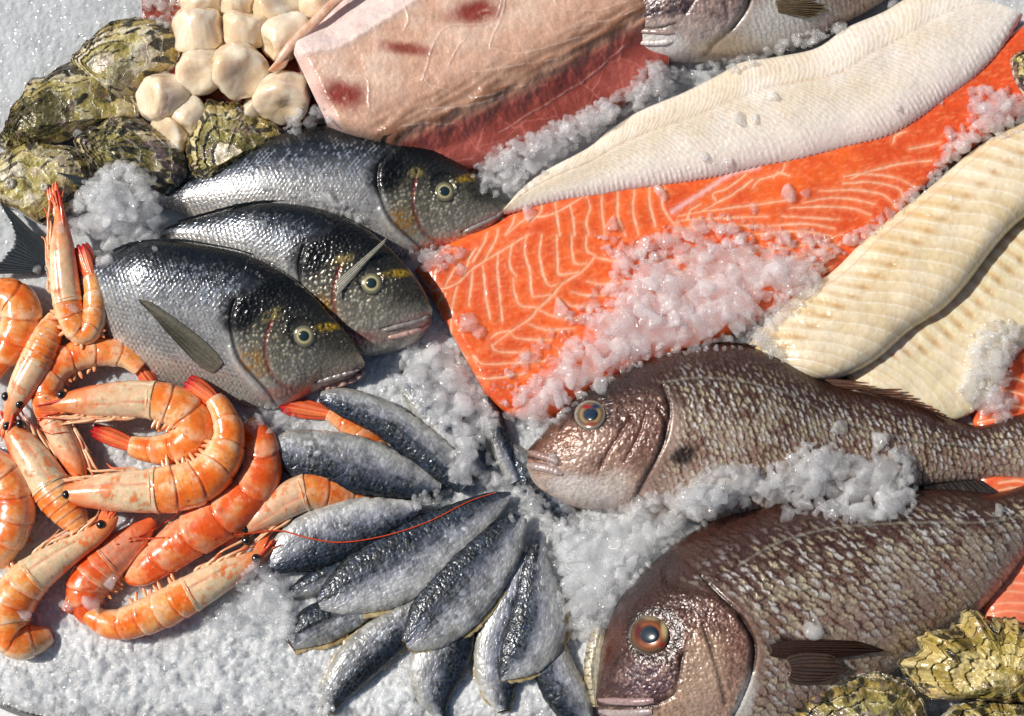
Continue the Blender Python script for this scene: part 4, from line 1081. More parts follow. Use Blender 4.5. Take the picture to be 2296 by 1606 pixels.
veins = [[(948, 200), (960, 170), (975, 120), (1010, 80), (1100, 70), (1130, 10)], [(1098, 125), (1110, 90), (1128, 50), (1135, 0)], [(832, 265), (835, 215), (820, 195), (770, 190)], [(950, 195), (980, 215), (1080, 235), (1180, 205)], [(1100, 130), (1160, 138), (1260, 115), (1330, 95)], [(1240, 20), (1260, 40), (1320, 45), (1400, 24)],
         [(905, 300), (960, 296), (1020, 290)], [(1010, 165), (1025, 135), (1045, 110)], [(1060, 180), (1120, 175), (1250, 150)], [(1290, 80), (1380, 60), (1420, 45)], [(960, 262), (1050, 255), (1130, 230)], [(1120, 300), (1200, 250), (1300, 190), (1400, 110)], [(905, 20), (918, 60), (910, 90)]]
vg = np.zeros(n)
for ln in veins:
    d, fr = dpoly(warp * 0.6 + q * 0.4, catmull(ln, 40))
    vg = np.maximum(vg, np.exp(-(d / 1.7) ** 2))
c = mixc(c, tiled('#efddd2', n), 0.28 * vg * sm(-0.5, 0.2, nf))
f1_, f2_, _, _, _ = cells(warp / 70, 0.9, 4)
c = mixc(c, tiled('#d98a7a', n), 0.45 * np.exp(-((f2_ - f1_) / 0.03) ** 2) * redz)
ridge_w = np.exp(-(rd / 7) ** 2) * (ld < 20)
c = mixc(c, tiled('#f0ddd4', n), 0.65 * ridge_w)
g['z'] = zz + np.where(g['top'], 3 * ridge_w + 1.5 * vg, 0); g['b'] = np.full(n, 60.0)
mesh_obj('flesh', world_of(g), loft_faces(g), 'steak_flesh', sb, cols=c)
# skin flap at the scallop side
V_, F_, tt_ = tube([(838, -70), (790, -30), (748, 6), (706, 48), (660, 92), (636, 122), (612, 156)], [10, 10, 11, 11, 11, 10, 5], [128, 128, 126, 122, 118, 112, 100], n=14, flat=0.5)
nc = len(V_)
mesh_obj('skin', V_, F_, 'steak_flesh', sb, cols=mixc(tiled('#c98c6c', nc), tiled('#e6cdb4', nc), 0.5 + fbm(V_ / S / 14, 3)))
g = loft([((646, 108), (652, 124)), ((620, 134), (640, 150)), ((600, 158), (618, 162))], 30, 20, 5, 5, 104, 2, 0.5, nb=6)
mesh_obj('skin', world_of(g), loft_faces(g), 'steak_flesh', sb, cols=mixc(tiled('#b4653a', len(g['uv'])), tiled('#e2c3a0', len(g['uv'])), np.abs(g['t'])))

# dark red tuna at the corner, extended under the scallops to redden their shaded gaps
tu = thing('tuna_slab', (420, 40), 0, 'dark red tuna slab, extended under the scallops to redden their shaded gaps, ice on its upper corner', 'fish slab')
g = loft([((318, -90), (322, 60)), ((360, -120), (330, 160)), ((450, -130), (360, 300)), ((560, -130), (520, 320)), ((660, -100), (690, 290)), ((740, -60), (720, 200))], 120, 90, 14, 6, 8, 6, 0.5, nb=8)
q = g['uv']; n = len(q)
c = mixc(tiled('#7a2a22', n), tiled('#a4502f', n), 0.5 + fbm(q / 30, 4, seed=97))
g['z'] = g['z'] + np.where(g['top'], 2.5 * fbm(q / 16, 3, seed=98), 0)
mesh_obj('flesh', world_of(g), loft_faces(g), 'steak_flesh', tu, cols=c)
# ------------------------------------------------------------------ sardine fillets in a fan
def by_spine(pts):
    q = catmull(pts, 40)
    d = np.gradient(q[:, :2], axis=0); d /= np.linalg.norm(d, axis=1)[:, None]
    nrm = np.stack([d[:, 1], -d[:, 0]], 1)
    h = np.maximum(q[:, 2], 1.0)[:, None]
    idx = np.linspace(0, 39, 14).astype(int)
    a, b = q[:, :2] + nrm * h, q[:, :2] - nrm * h
    return [(a[i], b[i]) for i in idx]

def sardine(pts, z0, z1, dark, label, seed, grey=0.5, blue=0.5, H=26, flesh=True, rag=1.0, back=0.22):
    """dark: +1 / -1 which long edge carries the blue-black back"""
    mid = pts[len(pts) // 2]
    f = thing('sardine_fillet', mid[:2], z0, label, 'sardine', 'sardine fillets fanned out on the ice')
    pr = by_spine(pts)
    L = sum(math.dist(pts[i][:2], pts[i + 1][:2]) for i in range(len(pts) - 1)); Wd = max(p[2] for p in pts)
    ns, ntt = int(L / 2.0), int(2 * Wd / 1.5) + 20
    g = loft(pr, ns, ntt, lambda W, s, t: H * W ** 0.6 * np.ones_like(t), 4, lambda s, t: z0 + (z1 - z0) * s, 3.2, 0.5, nb=8)
    q = g['uv']; t = g['t'] * dark; A = g['A']; n = len(q)
    loc = np.stack([A, t * g['hw']], 1)
    nz = fbm(loc / 45 + seed, 4, seed=seed); nf = fbm(loc / 11 + seed, 3, seed=seed + 1)
    c = np.stack([np.interp(t + 0.22 * nz, [-1, -0.6, -0.15, 0.15, 0.45, 0.75, 1.0], [hx(h)[i] for h in ('#dcd8ce', '#c8c8c8', '#a4a6b2', '#7c8292', '#465062', '#1c2530', '#0f141b')]) for i in range(3)], 1)
    c = c * (0.34 + 0.46 * grey)
    dk = sm(back - 0.35, back + 0.25, t + 0.25 * nz)
    c = mixc(c, tiled('#263446', n), blue * dk)
    c = c * (1 - 0.35 * np.clip(dk, 0, 1))[:, None]
    c = mixc(c, tiled('#12161c', n), 0.75 * sm(0.0, 0.45, nf * 0.8 + 0.6 * nz) * sm(-0.2, 0.5, t + 0.3))
    c = mixc(c, tiled('#3c4a66', n), 0.35 * sm(0.0, 0.5, fbm(loc / 25 + seed, 3, seed=seed + 7)))
    c = mixc(c, tiled('#bdbcb6', n), 0.25 * sm(0.1, 0.5, fbm(loc / 30 - seed, 3, seed=seed + 8)) * sm(0.3, -0.4, t))
    mo = fbm(loc / np.array([[34., 26.]]) + seed * 2.3, 4, seed=seed + 11)
    c = c * np.clip(0.95 + 0.8 * mo, 0.3, 1.6)[:, None]
    if seed == 210:
        c = mixc(c, mixc(tiled('#d8d2c2', n), tiled('#b9a678', n), 0.5 + nz), np.full(n, 0.85))
    # scale pockets
    f1, f2, idh, _, _ = cells(np.stack([loc[:, 0] / 13.0, loc[:, 1] / 10.0], 1) + seed + 0.3 * np.stack([nz, nf], 1), 0.7, seed)
    net = np.exp(-((f2 - f1) / 0.10) ** 2)
    c = mixc(c, tiled('#b9b690', n), 0.30 * net * (1 - 0.6 * dk) * sm(-0.5, 0.3, nz + 0.15))
    c = mixc(c, tiled('#dfe4ea', n), 0.5 * sm(0.72, 0.9, idh) * (1 - dk) * sm(-0.2, 0.4, nz))
    # cracks across the back
    f1, f2, idh2, _, _ = cells(np.stack([loc[:, 0] / 17.0 + 0.5 * nf, loc[:, 1] / 40.0], 1) + seed * 3, 0.95, seed + 5)
    cr = np.exp(-((f2 - f1) / 0.085) ** 2) * sm(-0.15, 0.35, t + 0.5 * nz)
    c = mixc(c, tiled('#080a0d', n), 0.88 * cr * sm(-0.4, 0.1, nf + 0.2))
    # dark spots in a row
    c = mixc(c, tiled('#171b22', n), 0.6 * np.exp(-((t - 0.08) / 0.12) ** 2) * sm(0.35, 0.7, np.sin(A / 15.0 + seed) + nf))
    rim = sm(0.93, 0.99, -t)
    c = mixc(c, tiled('#a8966c', n), 0.35 * rim * sm(-0.2, 0.3, nz))
    rel = (1.0 * nf + 2.0 * nz - 0.8 * cr + 0.9 * (0.5 - net) + 1.5 * np.exp(-((t - 0.25) / 0.3) ** 2))
    jit = rag * 4.0 * fbm(loc / 14, 3, seed=seed + 9)
    ed = (np.abs(g['t']) > 0.9)
    ctr = (q - np.array([np.mean([p[0] for p in pts]), np.mean([p[1] for p in pts])]))
    ctr = ctr / (np.linalg.norm(ctr, axis=1)[:, None] + 1e-9)
    g['uv'] = q + ctr * (jit * sm(0.75, 1.0, np.abs(g['t'])))[:, None]
    g['z'] = g['z'] + np.where(g['top'], rel * np.clip(g['prof'] * 2, 0, 1), 0)
    mesh_obj('skin', world_of(g), loft_faces(g), 'sardine_skin', f, cols=c)
    if flesh and seed in (205, 208, 214, 215, 216, 210, 206):
        pr2 = [(np.array(a) + (np.array(b) - a) * (0.06 if dark > 0 else -0.05) * 1.0 + (1, 2), np.array(b) + (np.array(a) - b) * (-0.05 if dark > 0 else 0.06) + (2, 5)) for a, b in (pr[:9] if seed != 206 else pr)]
        g = loft(pr2, max(60, ns // 3), 40, 5, 5, lambda s, t: z0 - 3 + (z1 - z0) * s, 3, 0.5, nb=8)
        q = g['uv']; nz = fbm(q / 14, 3, seed=seed + 3)
        g['uv'] = q + 9.0 * np.stack([fbm(q / 20, 3, seed=seed + 4), fbm(q / 20, 3, seed=seed + 5)], 1)
        mesh_obj('flesh', world_of(g), loft_faces(g), 'fish_flesh', f, cols=mixc(tiled('#8f7444', len(q)), tiled('#cdb88c', len(q)), 0.5 + nz))
    return f

SL = [
 # points with half-widths, base heights along, dark edge, label
 ([(1140, 1000, 15), (1180, 1055, 36), (1225, 1110, 42), (1285, 1165, 22)], 6, 6, -1, 'dark blue sardine fillet tucked under the chin of the smaller snapper', 201, 0.3, 0.9),
 ([(1090, 893, 12), (1108, 950, 25), (1128, 1010, 26), (1160, 1080, 18)], 10, 6, 1, 'narrow blue sardine fillet sticking up from the fan below the salmon corner', 202, 0.3, 0.9),
 ([(895, 840, 15), (945, 890, 38), (990, 940, 44), (1040, 1000, 40), (1085, 1060, 26)], 8, 8, 1, 'blue sardine fillet buried under ice lumps at the top of the fan', 203, 0.45, 0.8),
 ([(655, 1332, 17), (720, 1300, 30), (790, 1262, 26)], 4, 10, 1, 'dark folded sardine piece under the pale cut sardine at the left of the fan', 204, 0.25, 0.7),
 ([(652, 1442, 20), (700, 1407, 46), (760, 1380, 46), (830, 1345, 35)], 6, 12, 1, 'short black backed sardine fillet poking out left below the long one', 205, 0.3, 0.9),
 ([(730, 1592, 12), (757, 1542, 36), (800, 1486, 50), (860, 1432, 50), (920, 1386, 42), (990, 1325, 26)], 5, 22, -1, 'dark blue sardine fillet pointing at the lower edge, leftmost of the bottom row', 206, 0.4, 0.7),
 ([(992, 1612, 8), (975, 1562, 42), (980, 1500, 64), (1003, 1440, 62), (1030, 1372, 45), (1060, 1310, 30)], 5, 22, -1, 'shiny silver blue sardine fillet pointing straight down between two others', 207, 0.85, 0.6),
 ([(1130, 1592, 16), (1118, 1540, 42), (1110, 1462, 48), (1128, 1392, 42), (1160, 1300, 30), (1180, 1240, 12)], 6, 24, -1, 'pale silver sardine fillet with a broad yellow cut edge at the bottom of the fan', 208, 0.95, 0.4),
 ([(1312, 1618, 22), (1282, 1572, 48), (1247, 1512, 48), (1225, 1440, 40), (1212, 1380, 26)], 5, 16, 1, 'silver sardine fillet beside the mouth of the big snapper', 209, 0.8, 0.5),
 ([(1336, 1584, 8), (1330, 1500, 22), (1346, 1408, 18)], 12, 16, 1, 'thin whitish sardine strip pressed against the forehead of the big snapper', 210, 1.1, 0.1),
 ([(718, 890, 12), (770, 902, 34), (858, 938, 40), (940, 994, 44), (1000, 1044, 42), (1045, 1092, 22)], 22, 24, -1, 'dark blue sardine fillet slanting down from the jaw of the front sea bream', 211, 0.45, 0.85),
 ([(577, 1030, 10), (640, 1014, 46), (720, 1028, 64), (800, 1043, 66), (880, 1066, 54), (950, 1088, 34), (988, 1096, 12)], 26, 24, -1, 'grey sardine fillet with a rounded end lying over the shrimp', 212, 0.62, 0.4),
 ([(606, 1272, 20), (660, 1234, 56), (730, 1200, 68), (800, 1180, 64), (870, 1160, 46), (945, 1138, 14)], 24, 30, -1, 'pale grey sardine fillet with an antenna lying over it, left of the fan', 213, 0.95, 0.5),
 ([(714, 1352, 18), (760, 1334, 50), (830, 1300, 76), (900, 1268, 82), (980, 1215, 72), (1060, 1160, 46), (1112, 1127, 27), (1146, 1108, 7)], 30, 36, 1, 'longest sardine fillet, grey with a yellow lower edge, in the centre of the fan', 214, 0.85, 0.55),
 ([(910, 1444, 20), (960, 1405, 60), (1020, 1345, 74), (1080, 1275, 68), (1130, 1215, 50), (1168, 1156, 16)], 38, 42, 1, 'plump grey blue sardine fillet on top, right of the longest one', 215, 0.72, 0.6),
 ([(1122, 1522, 8), (1162, 1478, 52), (1200, 1420, 68), (1206, 1340, 54), (1202, 1270, 33), (1216, 1196, 8)], 34, 30, 1, 'bright blue sardine fillet with its eye spot, nearest to the big snapper', 216, 0.72, 0.85),
]
for a in SL:
    pts, z0, z1, dk, lb, sd, gr, bl = a
    sardine(pts, z0, z1, dk, lb, sd, gr, bl)
# ------------------------------------------------------------------ cooked shrimp
def leaf(a, b, w, za, zb, n=26, h=3.0, curl=0.0, tipw=0.35):
    """narrow blade from a to b"""
    a, b = np.array(a, float), np.array(b, float)
    d = (b - a) / np.linalg.norm(b - a); nr = np.array([-d[1], d[0]])
    L = np.linalg.norm(b - a)
    pr = []
    for k, ww in ((0, 0.45), (0.2, 0.8), (0.45, 1.0), (0.7, 0.95), (0.88, 0.7), (1.0, tipw)):
        p = a + (b - a) * k + nr * curl * L * math.sin(math.pi * k)
        pr.append((p + nr * w * ww, p - nr * w * ww))
    return loft(pr, n, 16, h, h * 0.5, lambda s, t: za + (zb - za) * s, 2, 0.5, nb=6)

def shrimp(spine, z, head, vent, label, seed, tail=None, eyes=(), rostrum=None, legs=5, swim=5, tone=0.0, red=0.0, antennae=(), tailw=15, legdir=None, pale=0.5, legl=1.0, segs=6):
    """spine: plan points with half-widths from the head backwards; head: how much of its length the carapace takes (0 = none in view)
    vent: +1 / -1 which side of the spine the legs are on; z: height of the axis, a number or one per point"""
    rg = np.random.default_rng(seed)
    sp = np.array(spine, float); sp[:, 2] *= 1.06
    zz = np.broadcast_to(np.asarray(z, float), (len(sp),))
    f = thing('shrimp', sp[len(sp) // 3][:2], max(zz.min() - 30, 0), label, 'shrimp', 'cooked shrimp heaped at the left')
    L = np.sum(np.linalg.norm(np.diff(sp[:, :2], axis=0), axis=1))
    n = int(L / 1.7); m = 64
    q = catmull(np.column_stack([sp, zz]), n)
    d = np.gradient(q[:, :2], axis=0); d /= np.linalg.norm(d, axis=1)[:, None]
    nr = np.stack([d[:, 1], -d[:, 0]], 1)
    s = np.linspace(0, 1, n)
    if n > 40:
        kk = np.ones(15) / 15
        nr = np.stack([np.convolve(np.pad(nr[:, i], 7, mode='edge'), kk, 'valid') for i in (0, 1)], 1)
    ph = np.linspace(0, 2 * math.pi, m, endpoint=False)
    def part(s0, s1, name, kind):
        i0, i1 = int(s0 * (n - 1)), int(s1 * (n - 1)) + 1
        ii = np.arange(i0, i1)
        S_, PH = np.meshgrid(s[ii], ph, indexing='ij')
        k = len(ii)
        hw = q[ii, 2][:, None]
        vt = np.cos(PH) * vent                            # +1 belly, -1 back
        loc = np.stack([(S_ * L).ravel() / 40 + seed, (PH * hw / 40).ravel()], 1)
        nz = fbm(loc, 4, seed=seed).reshape(S_.shape); nf = fbm(loc * 4, 3, seed=seed + 1).reshape(S_.shape)
        rad = np.ones_like(S_)
        if kind == 'abd':
            u = (S_ - s0) / max(s1 - s0, 1e-6) * segs + 0.18 * vt ** 2 - 0.1
            fr = u - np.floor(u)
            rad = rad + 0.055 * fr ** 1.3 - 0.045 * np.exp(-(np.minimum(fr, 1 - fr) / 0.05) ** 2)
            rad += 0.035 * nz + 0.012 * nf
            c = mixc(tiled('#f07820', S_.size), tiled('#f5aa5c', S_.size), (0.45 + 1.4 * nz + 0.35 * vt - 0.25 * red).ravel())
            c = mixc(c, tiled('#e65a1a', S_.size), (0.75 * sm(0.25, 0.8, -nz + 0.6 * (0.5 - fr) + red)).ravel())
            c = mixc(c, tiled('#f0cba6', S_.size), (0.60 * sm(0.55, 0.86, fr) * (1 - sm(0.93, 1.0, fr)) * sm(-0.3, 0.35, nz + 0.3 * nf + 0.1)).ravel())
            c = mixc(c, tiled('#c9481a', S_.size), (0.45 * np.exp(-(np.minimum(fr, 1 - fr) / 0.04) ** 2)).ravel())
            c = mixc(c, tiled('#efcda2', S_.size), (0.7 * sm(0.35, 0.8, vt + 0.3 * nz)).ravel())
            c = mixc(c, tiled('#a8411c', S_.size), (0.6 * np.exp(-((vt - 0.1) / 0.12) ** 2 - ((fr - 0.82) / 0.06) ** 2)).ravel())
            sp1, _, sid, _, _ = cells(np.stack([(S_ * L).ravel() / 13, (PH * hw).ravel() / 13], 1) + seed, 0.95, 5)
            c = mixc(c, tiled('#9a3414', S_.size), 0.6 * sm(0.16, 0.08, sp1) * sm(0.6, 0.65, sid))
            c = mixc(c, tiled('#f7d3ae', S_.size), 0.5 * sm(0.05, 0.5, nf.ravel() + 0.6 * nz.ravel()) * (0.4 + 0.6 * (vt.ravel() > -0.3)))
            c = mixc(c, tiled('#d8421c', S_.size), (0.55 * red * np.ones_like(S_)).ravel())
        else:
            u = (S_ - s0) / max(s1 - s0, 1e-6)            # 0 front .. 1 back edge
            rad = rad + 0.03 * nz + 0.05 * sm(0.93, 1.0, u) - 0.05 * np.exp(-((vt - 0.1 - 0.3 * (1 - u)) / 0.10) ** 2) * sm(0.3, 0.5, u)
            c = mixc(tiled('#ecc096', S_.size), tiled('#e3d2ae', S_.size), (0.5 + 1.0 * nz).ravel())
            c = mixc(c, tiled('#c3b98e', S_.size), (pale * sm(0.0, 0.6, nz + 0.2 * u)).ravel())
            c = mixc(c, tiled('#e8823f', S_.size), (sm(0.65, 0.10, u + 0.35 * nz) * 0.95).ravel())
            c = mixc(c, tiled('#e2602a', S_.size), (0.8 * sm(-0.55, -0.95, vt) * sm(0.8, 0.3, u)).ravel())
            c = mixc(c, tiled('#e8742e', S_.size), (0.85 * sm(0.12, 0.4, 0.6 * nf + 0.8 * nz)).ravel())
            c = mixc(c, tiled('#f2dcb8', S_.size), (0.6 * sm(0.5, 0.9, vt) * sm(0.2, 0.5, u)).ravel())
            c = mixc(c, tiled('#d24a22', S_.size), (0.55 * np.exp(-((vt - 0.15 - 0.3 * (1 - u)) / 0.05) ** 2) * sm(0.25, 0.4, u)).ravel())
            c = mixc(c, tiled('#db4620', S_.size), (red * 0.75 * np.ones_like(S_)).ravel())
        # the belly side of the body is flatter
        r = hw * rad * np.where(vt > 0, 1 - 0.10 * vt ** 2, 1)
        uv = q[ii, :2][:, None, :] + nr[ii][:, None, :] * (r * np.cos(PH))[..., None]
        zc = q[ii, 3][:, None] + r * 0.82 * np.sin(PH)
        w = P(uv.reshape(-1, 2), np.repeat(q[ii, 3], m)); w[:, 2] = zc.ravel() * S
        F = quads(k, m, False, True)
        return mesh_obj(name, w, [F, np.arange(m)[None, :], (np.arange(m) + (k - 1) * m)[None, ::-1]], 'shrimp_shell', f, cols=c)
    if head > 0: part(0, head, 'carapace', 'car')
    if head < 1: part(max(head - 0.02, 0), 1, 'abdomen', 'abd')
    ix = lambda ss: min(n - 1, max(0, int(ss * (n - 1))))
    def at(ss, tt):
        i = ix(ss); return q[i, :2] + nr[i] * q[i, 2] * tt, q[i, 3], d[i], nr[i] * vent, q[i, 2]
    # tail blades
    if tail is not None:
        p, z0, dd, nn, hw = at(0.985, 0)
        tp = np.array(tail, float); ax = (tp - p) / np.linalg.norm(tp - p); pn = np.array([-ax[1], ax[0]])
        for k, (off, ln, dz, hc) in enumerate(((-0.95, 0.94, -5, '#dd5a35'), (0.95, 0.97, -4, '#e06038'), (-0.35, 1.0, 1, '#e8763f'), (0.4, 0.98, 3, '#e4683a'))):
            b = p + (tp - p) * ln + pn * off * tailw * 0.9
            g = leaf(p + pn * off * hw * 0.45, b, tailw * 0.62, z0 + dz, z0 * 0.9 + dz, n=40, h=6)
            tt, ss = g['t'], g['s']
            nz = fbm(np.stack([ss * 3 + seed + k, tt * 4], 1), 3)
            c = mixc(tiled(hc, len(tt)), tiled('#c3171c', len(tt)), sm(0.55, 0.95, ss + 0.1 * nz))
            c = mixc(c, tiled('#f3a070', len(tt)), 0.5 * np.exp(-((tt - 0.1) / 0.22) ** 2) * (1 - sm(0.7, 0.95, ss)))
            c = mixc(c, tiled('#c9331f', len(tt)), 0.5 * sm(0.75, 0.95, np.abs(tt)))
            g['z'] = g['z'] + np.where(g['top'], 1.5 * np.exp(-(tt / 0.15) ** 2) * 2, 0)
            mesh_obj('tail_blade', world_of(g), loft_faces(g), 'shrimp_shell', f, cols=c)
    # rostrum and the scales beside it
    if rostrum is not None:
        p, z0, dd, nn, hw = at(0.16 * min(1, head / 0.4) if head else 0.05, -0.35 * vent)
        V_, F_, tt_ = tube([p, (p + np.array(rostrum)) / 2 - nn * 2, rostrum], [hw * 0.22, 4.0, 1.0], [z0 + hw * 0.5, z0 + 12, z0 + 6], n=8, flat=0.8)
        mesh_obj('rostrum', V_, F_, 'shrimp_shell', f, cols=mixc(tiled('#d9572c', len(V_)), tiled('#c22b22', len(V_)), tt_))
        p2, z2, _, nn2, hw2 = at(0.10 * min(1, head / 0.4), 0.25 * vent)
        rr = np.array(rostrum, float)
        for o in (-0.1, 0.3, 0.7, 1.0):
            tgt = p2 + (rr - p2) * (1.05 - 0.22 * o + rg.uniform(-.06, .06)) + nn2 * (3 + 18 * o)
            g = leaf(p2 + nn2 * 7 * o, tgt, 6.5, z2 + 5 - 4 * o, z2 - 4 * o, h=3.5, tipw=0.12)
            mesh_obj('antennal_scale', world_of(g), loft_faces(g), 'shrimp_shell', f, cols=mixc(tiled('#e58a4d', len(g['t'])), tiled('#dd5f2f', len(g['t'])), g['s']))
    if rostrum is not None:
        rr = np.array(rostrum, float); p3, z3, d3, n3, h3 = at(0.06, 0.1 * vent)
        ax = (rr - p3) / (np.linalg.norm(rr - p3) + 1e-6); sd_ = np.array([-ax[1], ax[0]])
        for k in range(4):
            o = rg.uniform(-16, 16); l_ = rg.uniform(0.7, 1.5) * 30
            V_, F_, tt_ = tube([p3 + sd_ * o * 0.3, p3 + ax * l_ * 0.5 + sd_ * o * 0.8, p3 + ax * l_ + sd_ * o * rg.uniform(1, 1.8)], [2.6, 2.0, 0.8], [z3 + 2, z3 + rg.uniform(0, 10), z3 + rg.uniform(-8, 8)], n=6)
            mesh_obj('antennule', V_, F_, 'shrimp_limb', f, cols=mixc(tiled('#e58c50', len(V_)), tiled('#d2502a', len(V_)), tt_))
    for e in eyes:
        R = 10.0
        ez = float(np.interp(0.12, np.linspace(0, 1, len(zz)), zz)) + 14
        th = np.linspace(0, 2 * math.pi, 20, endpoint=False); pp = np.linspace(-math.pi / 2, math.pi / 2, 12)
        PP, TT = np.meshgrid(pp, th, indexing='ij')
        c0 = P([e], ez)[0]
        V = c0 + S * R * np.stack([np.cos(PP) * np.cos(TT), np.cos(PP) * np.sin(TT) * 1.05, np.sin(PP)], -1).reshape(-1, 3)
        mesh_obj('eye', V, quads(12, 20, False, True), 'shrimp_eye', f)
        V_, F_, tt_ = tube([at(0.14, 0)[0] * 0.35 + np.array(e) * 0.65, e], [5, 6], [ez - 8, ez - 2], n=8)
        mesh_obj('eye_stalk', V_, F_, 'shrimp_limb', f, cols=tiled('#d9944e', len(V_)))
    # walking legs under the carapace
    legs = int(legs * 2.0)
    for k in range(legs):
        a = (0.32 + 0.62 * k / max(legs, 1) + rg.uniform(-.02, .02)) * head
        p, z0, dd, nn, hw = at(a, 0.72 * vent)
        back = rg.uniform(-1.2, -0.3) if legdir is None else legdir
        k1 = p + nn * rg.uniform(4, 13) - dd * rg.uniform(8, 30) * legl
        k2 = k1 + nn * rg.uniform(-8, 7) - dd * rg.uniform(30, 62) * legl
        k3 = k2 + nn * rg.uniform(-2, 12) - dd * rg.uniform(10, 34) * legl
        zt = [z0 - 4, z0 + rg.uniform(0, 8), z0 + rg.uniform(-6, 8), z0 - 10]
        V_, F_, tt_ = tube([p, k1, k2, k3], [4.6, 3.4, 2.6, 1.2], zt, n=7)
        mesh_obj('walking_leg', V_, F_, 'shrimp_limb', f, cols=mixc(tiled('#efc39a', len(V_)), tiled(['#e9905c', '#dd6a3e', '#eab184'][k % 3], len(V_)), sm(0.2, 0.9, tt_)))
    # swimmerets along the belly of the abdomen
    for k in range(swim):
        a = head + (1 - head) * (0.08 + 0.135 * k)
        p, z0, dd, nn, hw = at(a, 0.70 * vent)
        for o in (0, 1):
            tip = p + nn * (20 + 12 * rg.random()) * (hw / 45) + dd * (-12 + 16 * o + rg.uniform(-5, 5))
            g = leaf(p + dd * (o * 6 - 3), tip, 4.6, z0 + 4 * o, z0 - 3 + 5 * o, n=16, h=3)
            mesh_obj('swimmeret', world_of(g), loft_faces(g), 'shrimp_limb', f, cols=mixc(tiled('#f0c79c', len(g['t'])), tiled('#e88a4c', len(g['t'])), g['s']))
    for ln in antennae:
        ln = np.array(ln, float)
        z = catmull(np.column_stack([ln, zat(ln)]), 60)
        zl = zat(z[:, :2])
        for _ in range(3): zl = np.maximum(zl, np.convolve(np.pad(zl, 4, mode='edge'), np.ones(9) / 9, 'valid'))
        V_, F_, tt_ = tube(z[:, :2], np.linspace(2.0, 1.1, 60), zl + 2.2, n=6, k=160)
        mesh_obj('antenna', V_, F_, 'shrimp_limb', f, cols=tiled('#c8481f', len(V_)), put=False)
    return f

# lowest first
shrimp([(-20, 1180, 8), (-30, 1190, 24), (-70, 1200, 34)], 20, 0.9, 1, 'shrimp head cut by the left edge beneath the curled shrimp', 301, rostrum=(64, 1205), legs=0, swim=0)
shrimp([(345, 1165, 10), (312, 1200, 30), (270, 1238, 42), (228, 1276, 48), (196, 1322, 46), (206, 1372, 34), (240, 1392, 12)], [24, 24, 24, 24, 24, 18, 4], 0.45, 1, 'dark red shrimp buried under two others near the lower left', 302, red=0.7, legs=4, swim=3)
shrimp([(905, 1060, 16), (870, 1032, 24), (836, 1000, 27), (800, 968, 27), (768, 944, 24), (738, 926, 18)], [-22, -16, -6, 4, 10, 14], 0.0, 1, 'shrimp under the sardines of which only a red tail and some shell stick out', 303, tail=(627, 906), swim=0, legs=0, red=0.3, tailw=17, segs=5)
shrimp([(-70, 1012, 28), (-20, 1042, 42), (22, 1085, 50), (34, 1140, 47), (20, 1200, 42), (-20, 1260, 34)], 44, 0.02, 1, 'orange shrimp curling out of the left edge with a broad back', 304, legs=0, swim=0, red=0.2)
shrimp([(10, 936, 5), (22, 955, 19), (42, 985, 31), (70, 1022, 40), (100, 1066, 45), (130, 1112, 45), (160, 1152, 38), (184, 1186, 22)], 46, 0.62, 1, 'pale shrimp at the left with its head up, between two curled ones', 305, eyes=[(16, 956), (45, 950)], rostrum=(2, 925), legs=2, swim=4, pale=0.8)
shrimp([(186, 1085, 10), (172, 1045, 24), (150, 1000, 30), (124, 945, 32), (106, 895, 34), (112, 852, 34), (142, 815, 34), (190, 795, 33), (240, 790, 32), (285, 800, 28), (318, 828, 20)], 40, 0.33, -1, 'shrimp arching high with its red tail against the front sea bream', 306, tail=(346, 866), legs=6, swim=5, red=0.15, tailw=13)
shrimp([(130, 440, 6), (135, 490, 14), (138, 550, 26), (142, 610, 31), (148, 668, 33), (163, 722, 31), (186, 752, 28), (207, 728, 27), (214, 690, 26), (212, 650, 22), (204, 618, 17)], [84, 84, 84, 82, 78, 72, 68, 72, 78, 82, 84], 0.52, -1, 'upright shrimp beside the tail of the front sea bream, folded like a hairpin', 307, tail=(180, 548), rostrum=(127, 412), legs=5, swim=4, tailw=17, pale=0.3, legl=0.8, antennae=[[(132, 470), (124, 430), (126, 412), (133, 425), (136, 470)]])
shrimp([(-60, 700, 28), (-25, 672, 36), (15, 668, 42), (42, 690, 47), (42, 735, 44), (22, 775, 36), (-4, 812, 27), (-30, 850, 18)], 42, 0.02, -1, 'broad shrimp back entering at the left edge above the head with two black eyes', 308, legs=0, swim=0, pale=0.2)
shrimp([(14, 968, 5), (22, 930, 15), (36, 895, 25), (55, 855, 33), (78, 812, 36), (98, 770, 34), (112, 735, 27), (124, 706, 15)], [52, 54, 58, 62, 64, 62, 56, 46], 0.62, 1, 'shrimp seen from above with both black eyes showing and head pointing down', 309, eyes=[(13, 889), (44, 906)], rostrum=(12, 985), legs=0, swim=0, pale=0.6)
shrimp([(548, 950, 22), (580, 990, 37), (587, 1045, 42), (566, 1100, 47), (515, 1146, 51), (456, 1182, 51), (402, 1218, 47), (352, 1256, 40), (312, 1287, 28), (284, 1302, 12)], [26, 30, 34, 38, 42, 42, 42, 40, 36, 32][::-1], 0.0, -1, 'deep orange shrimp behind the curled one, running down to the left', 310, legs=0, swim=0, red=0.5)
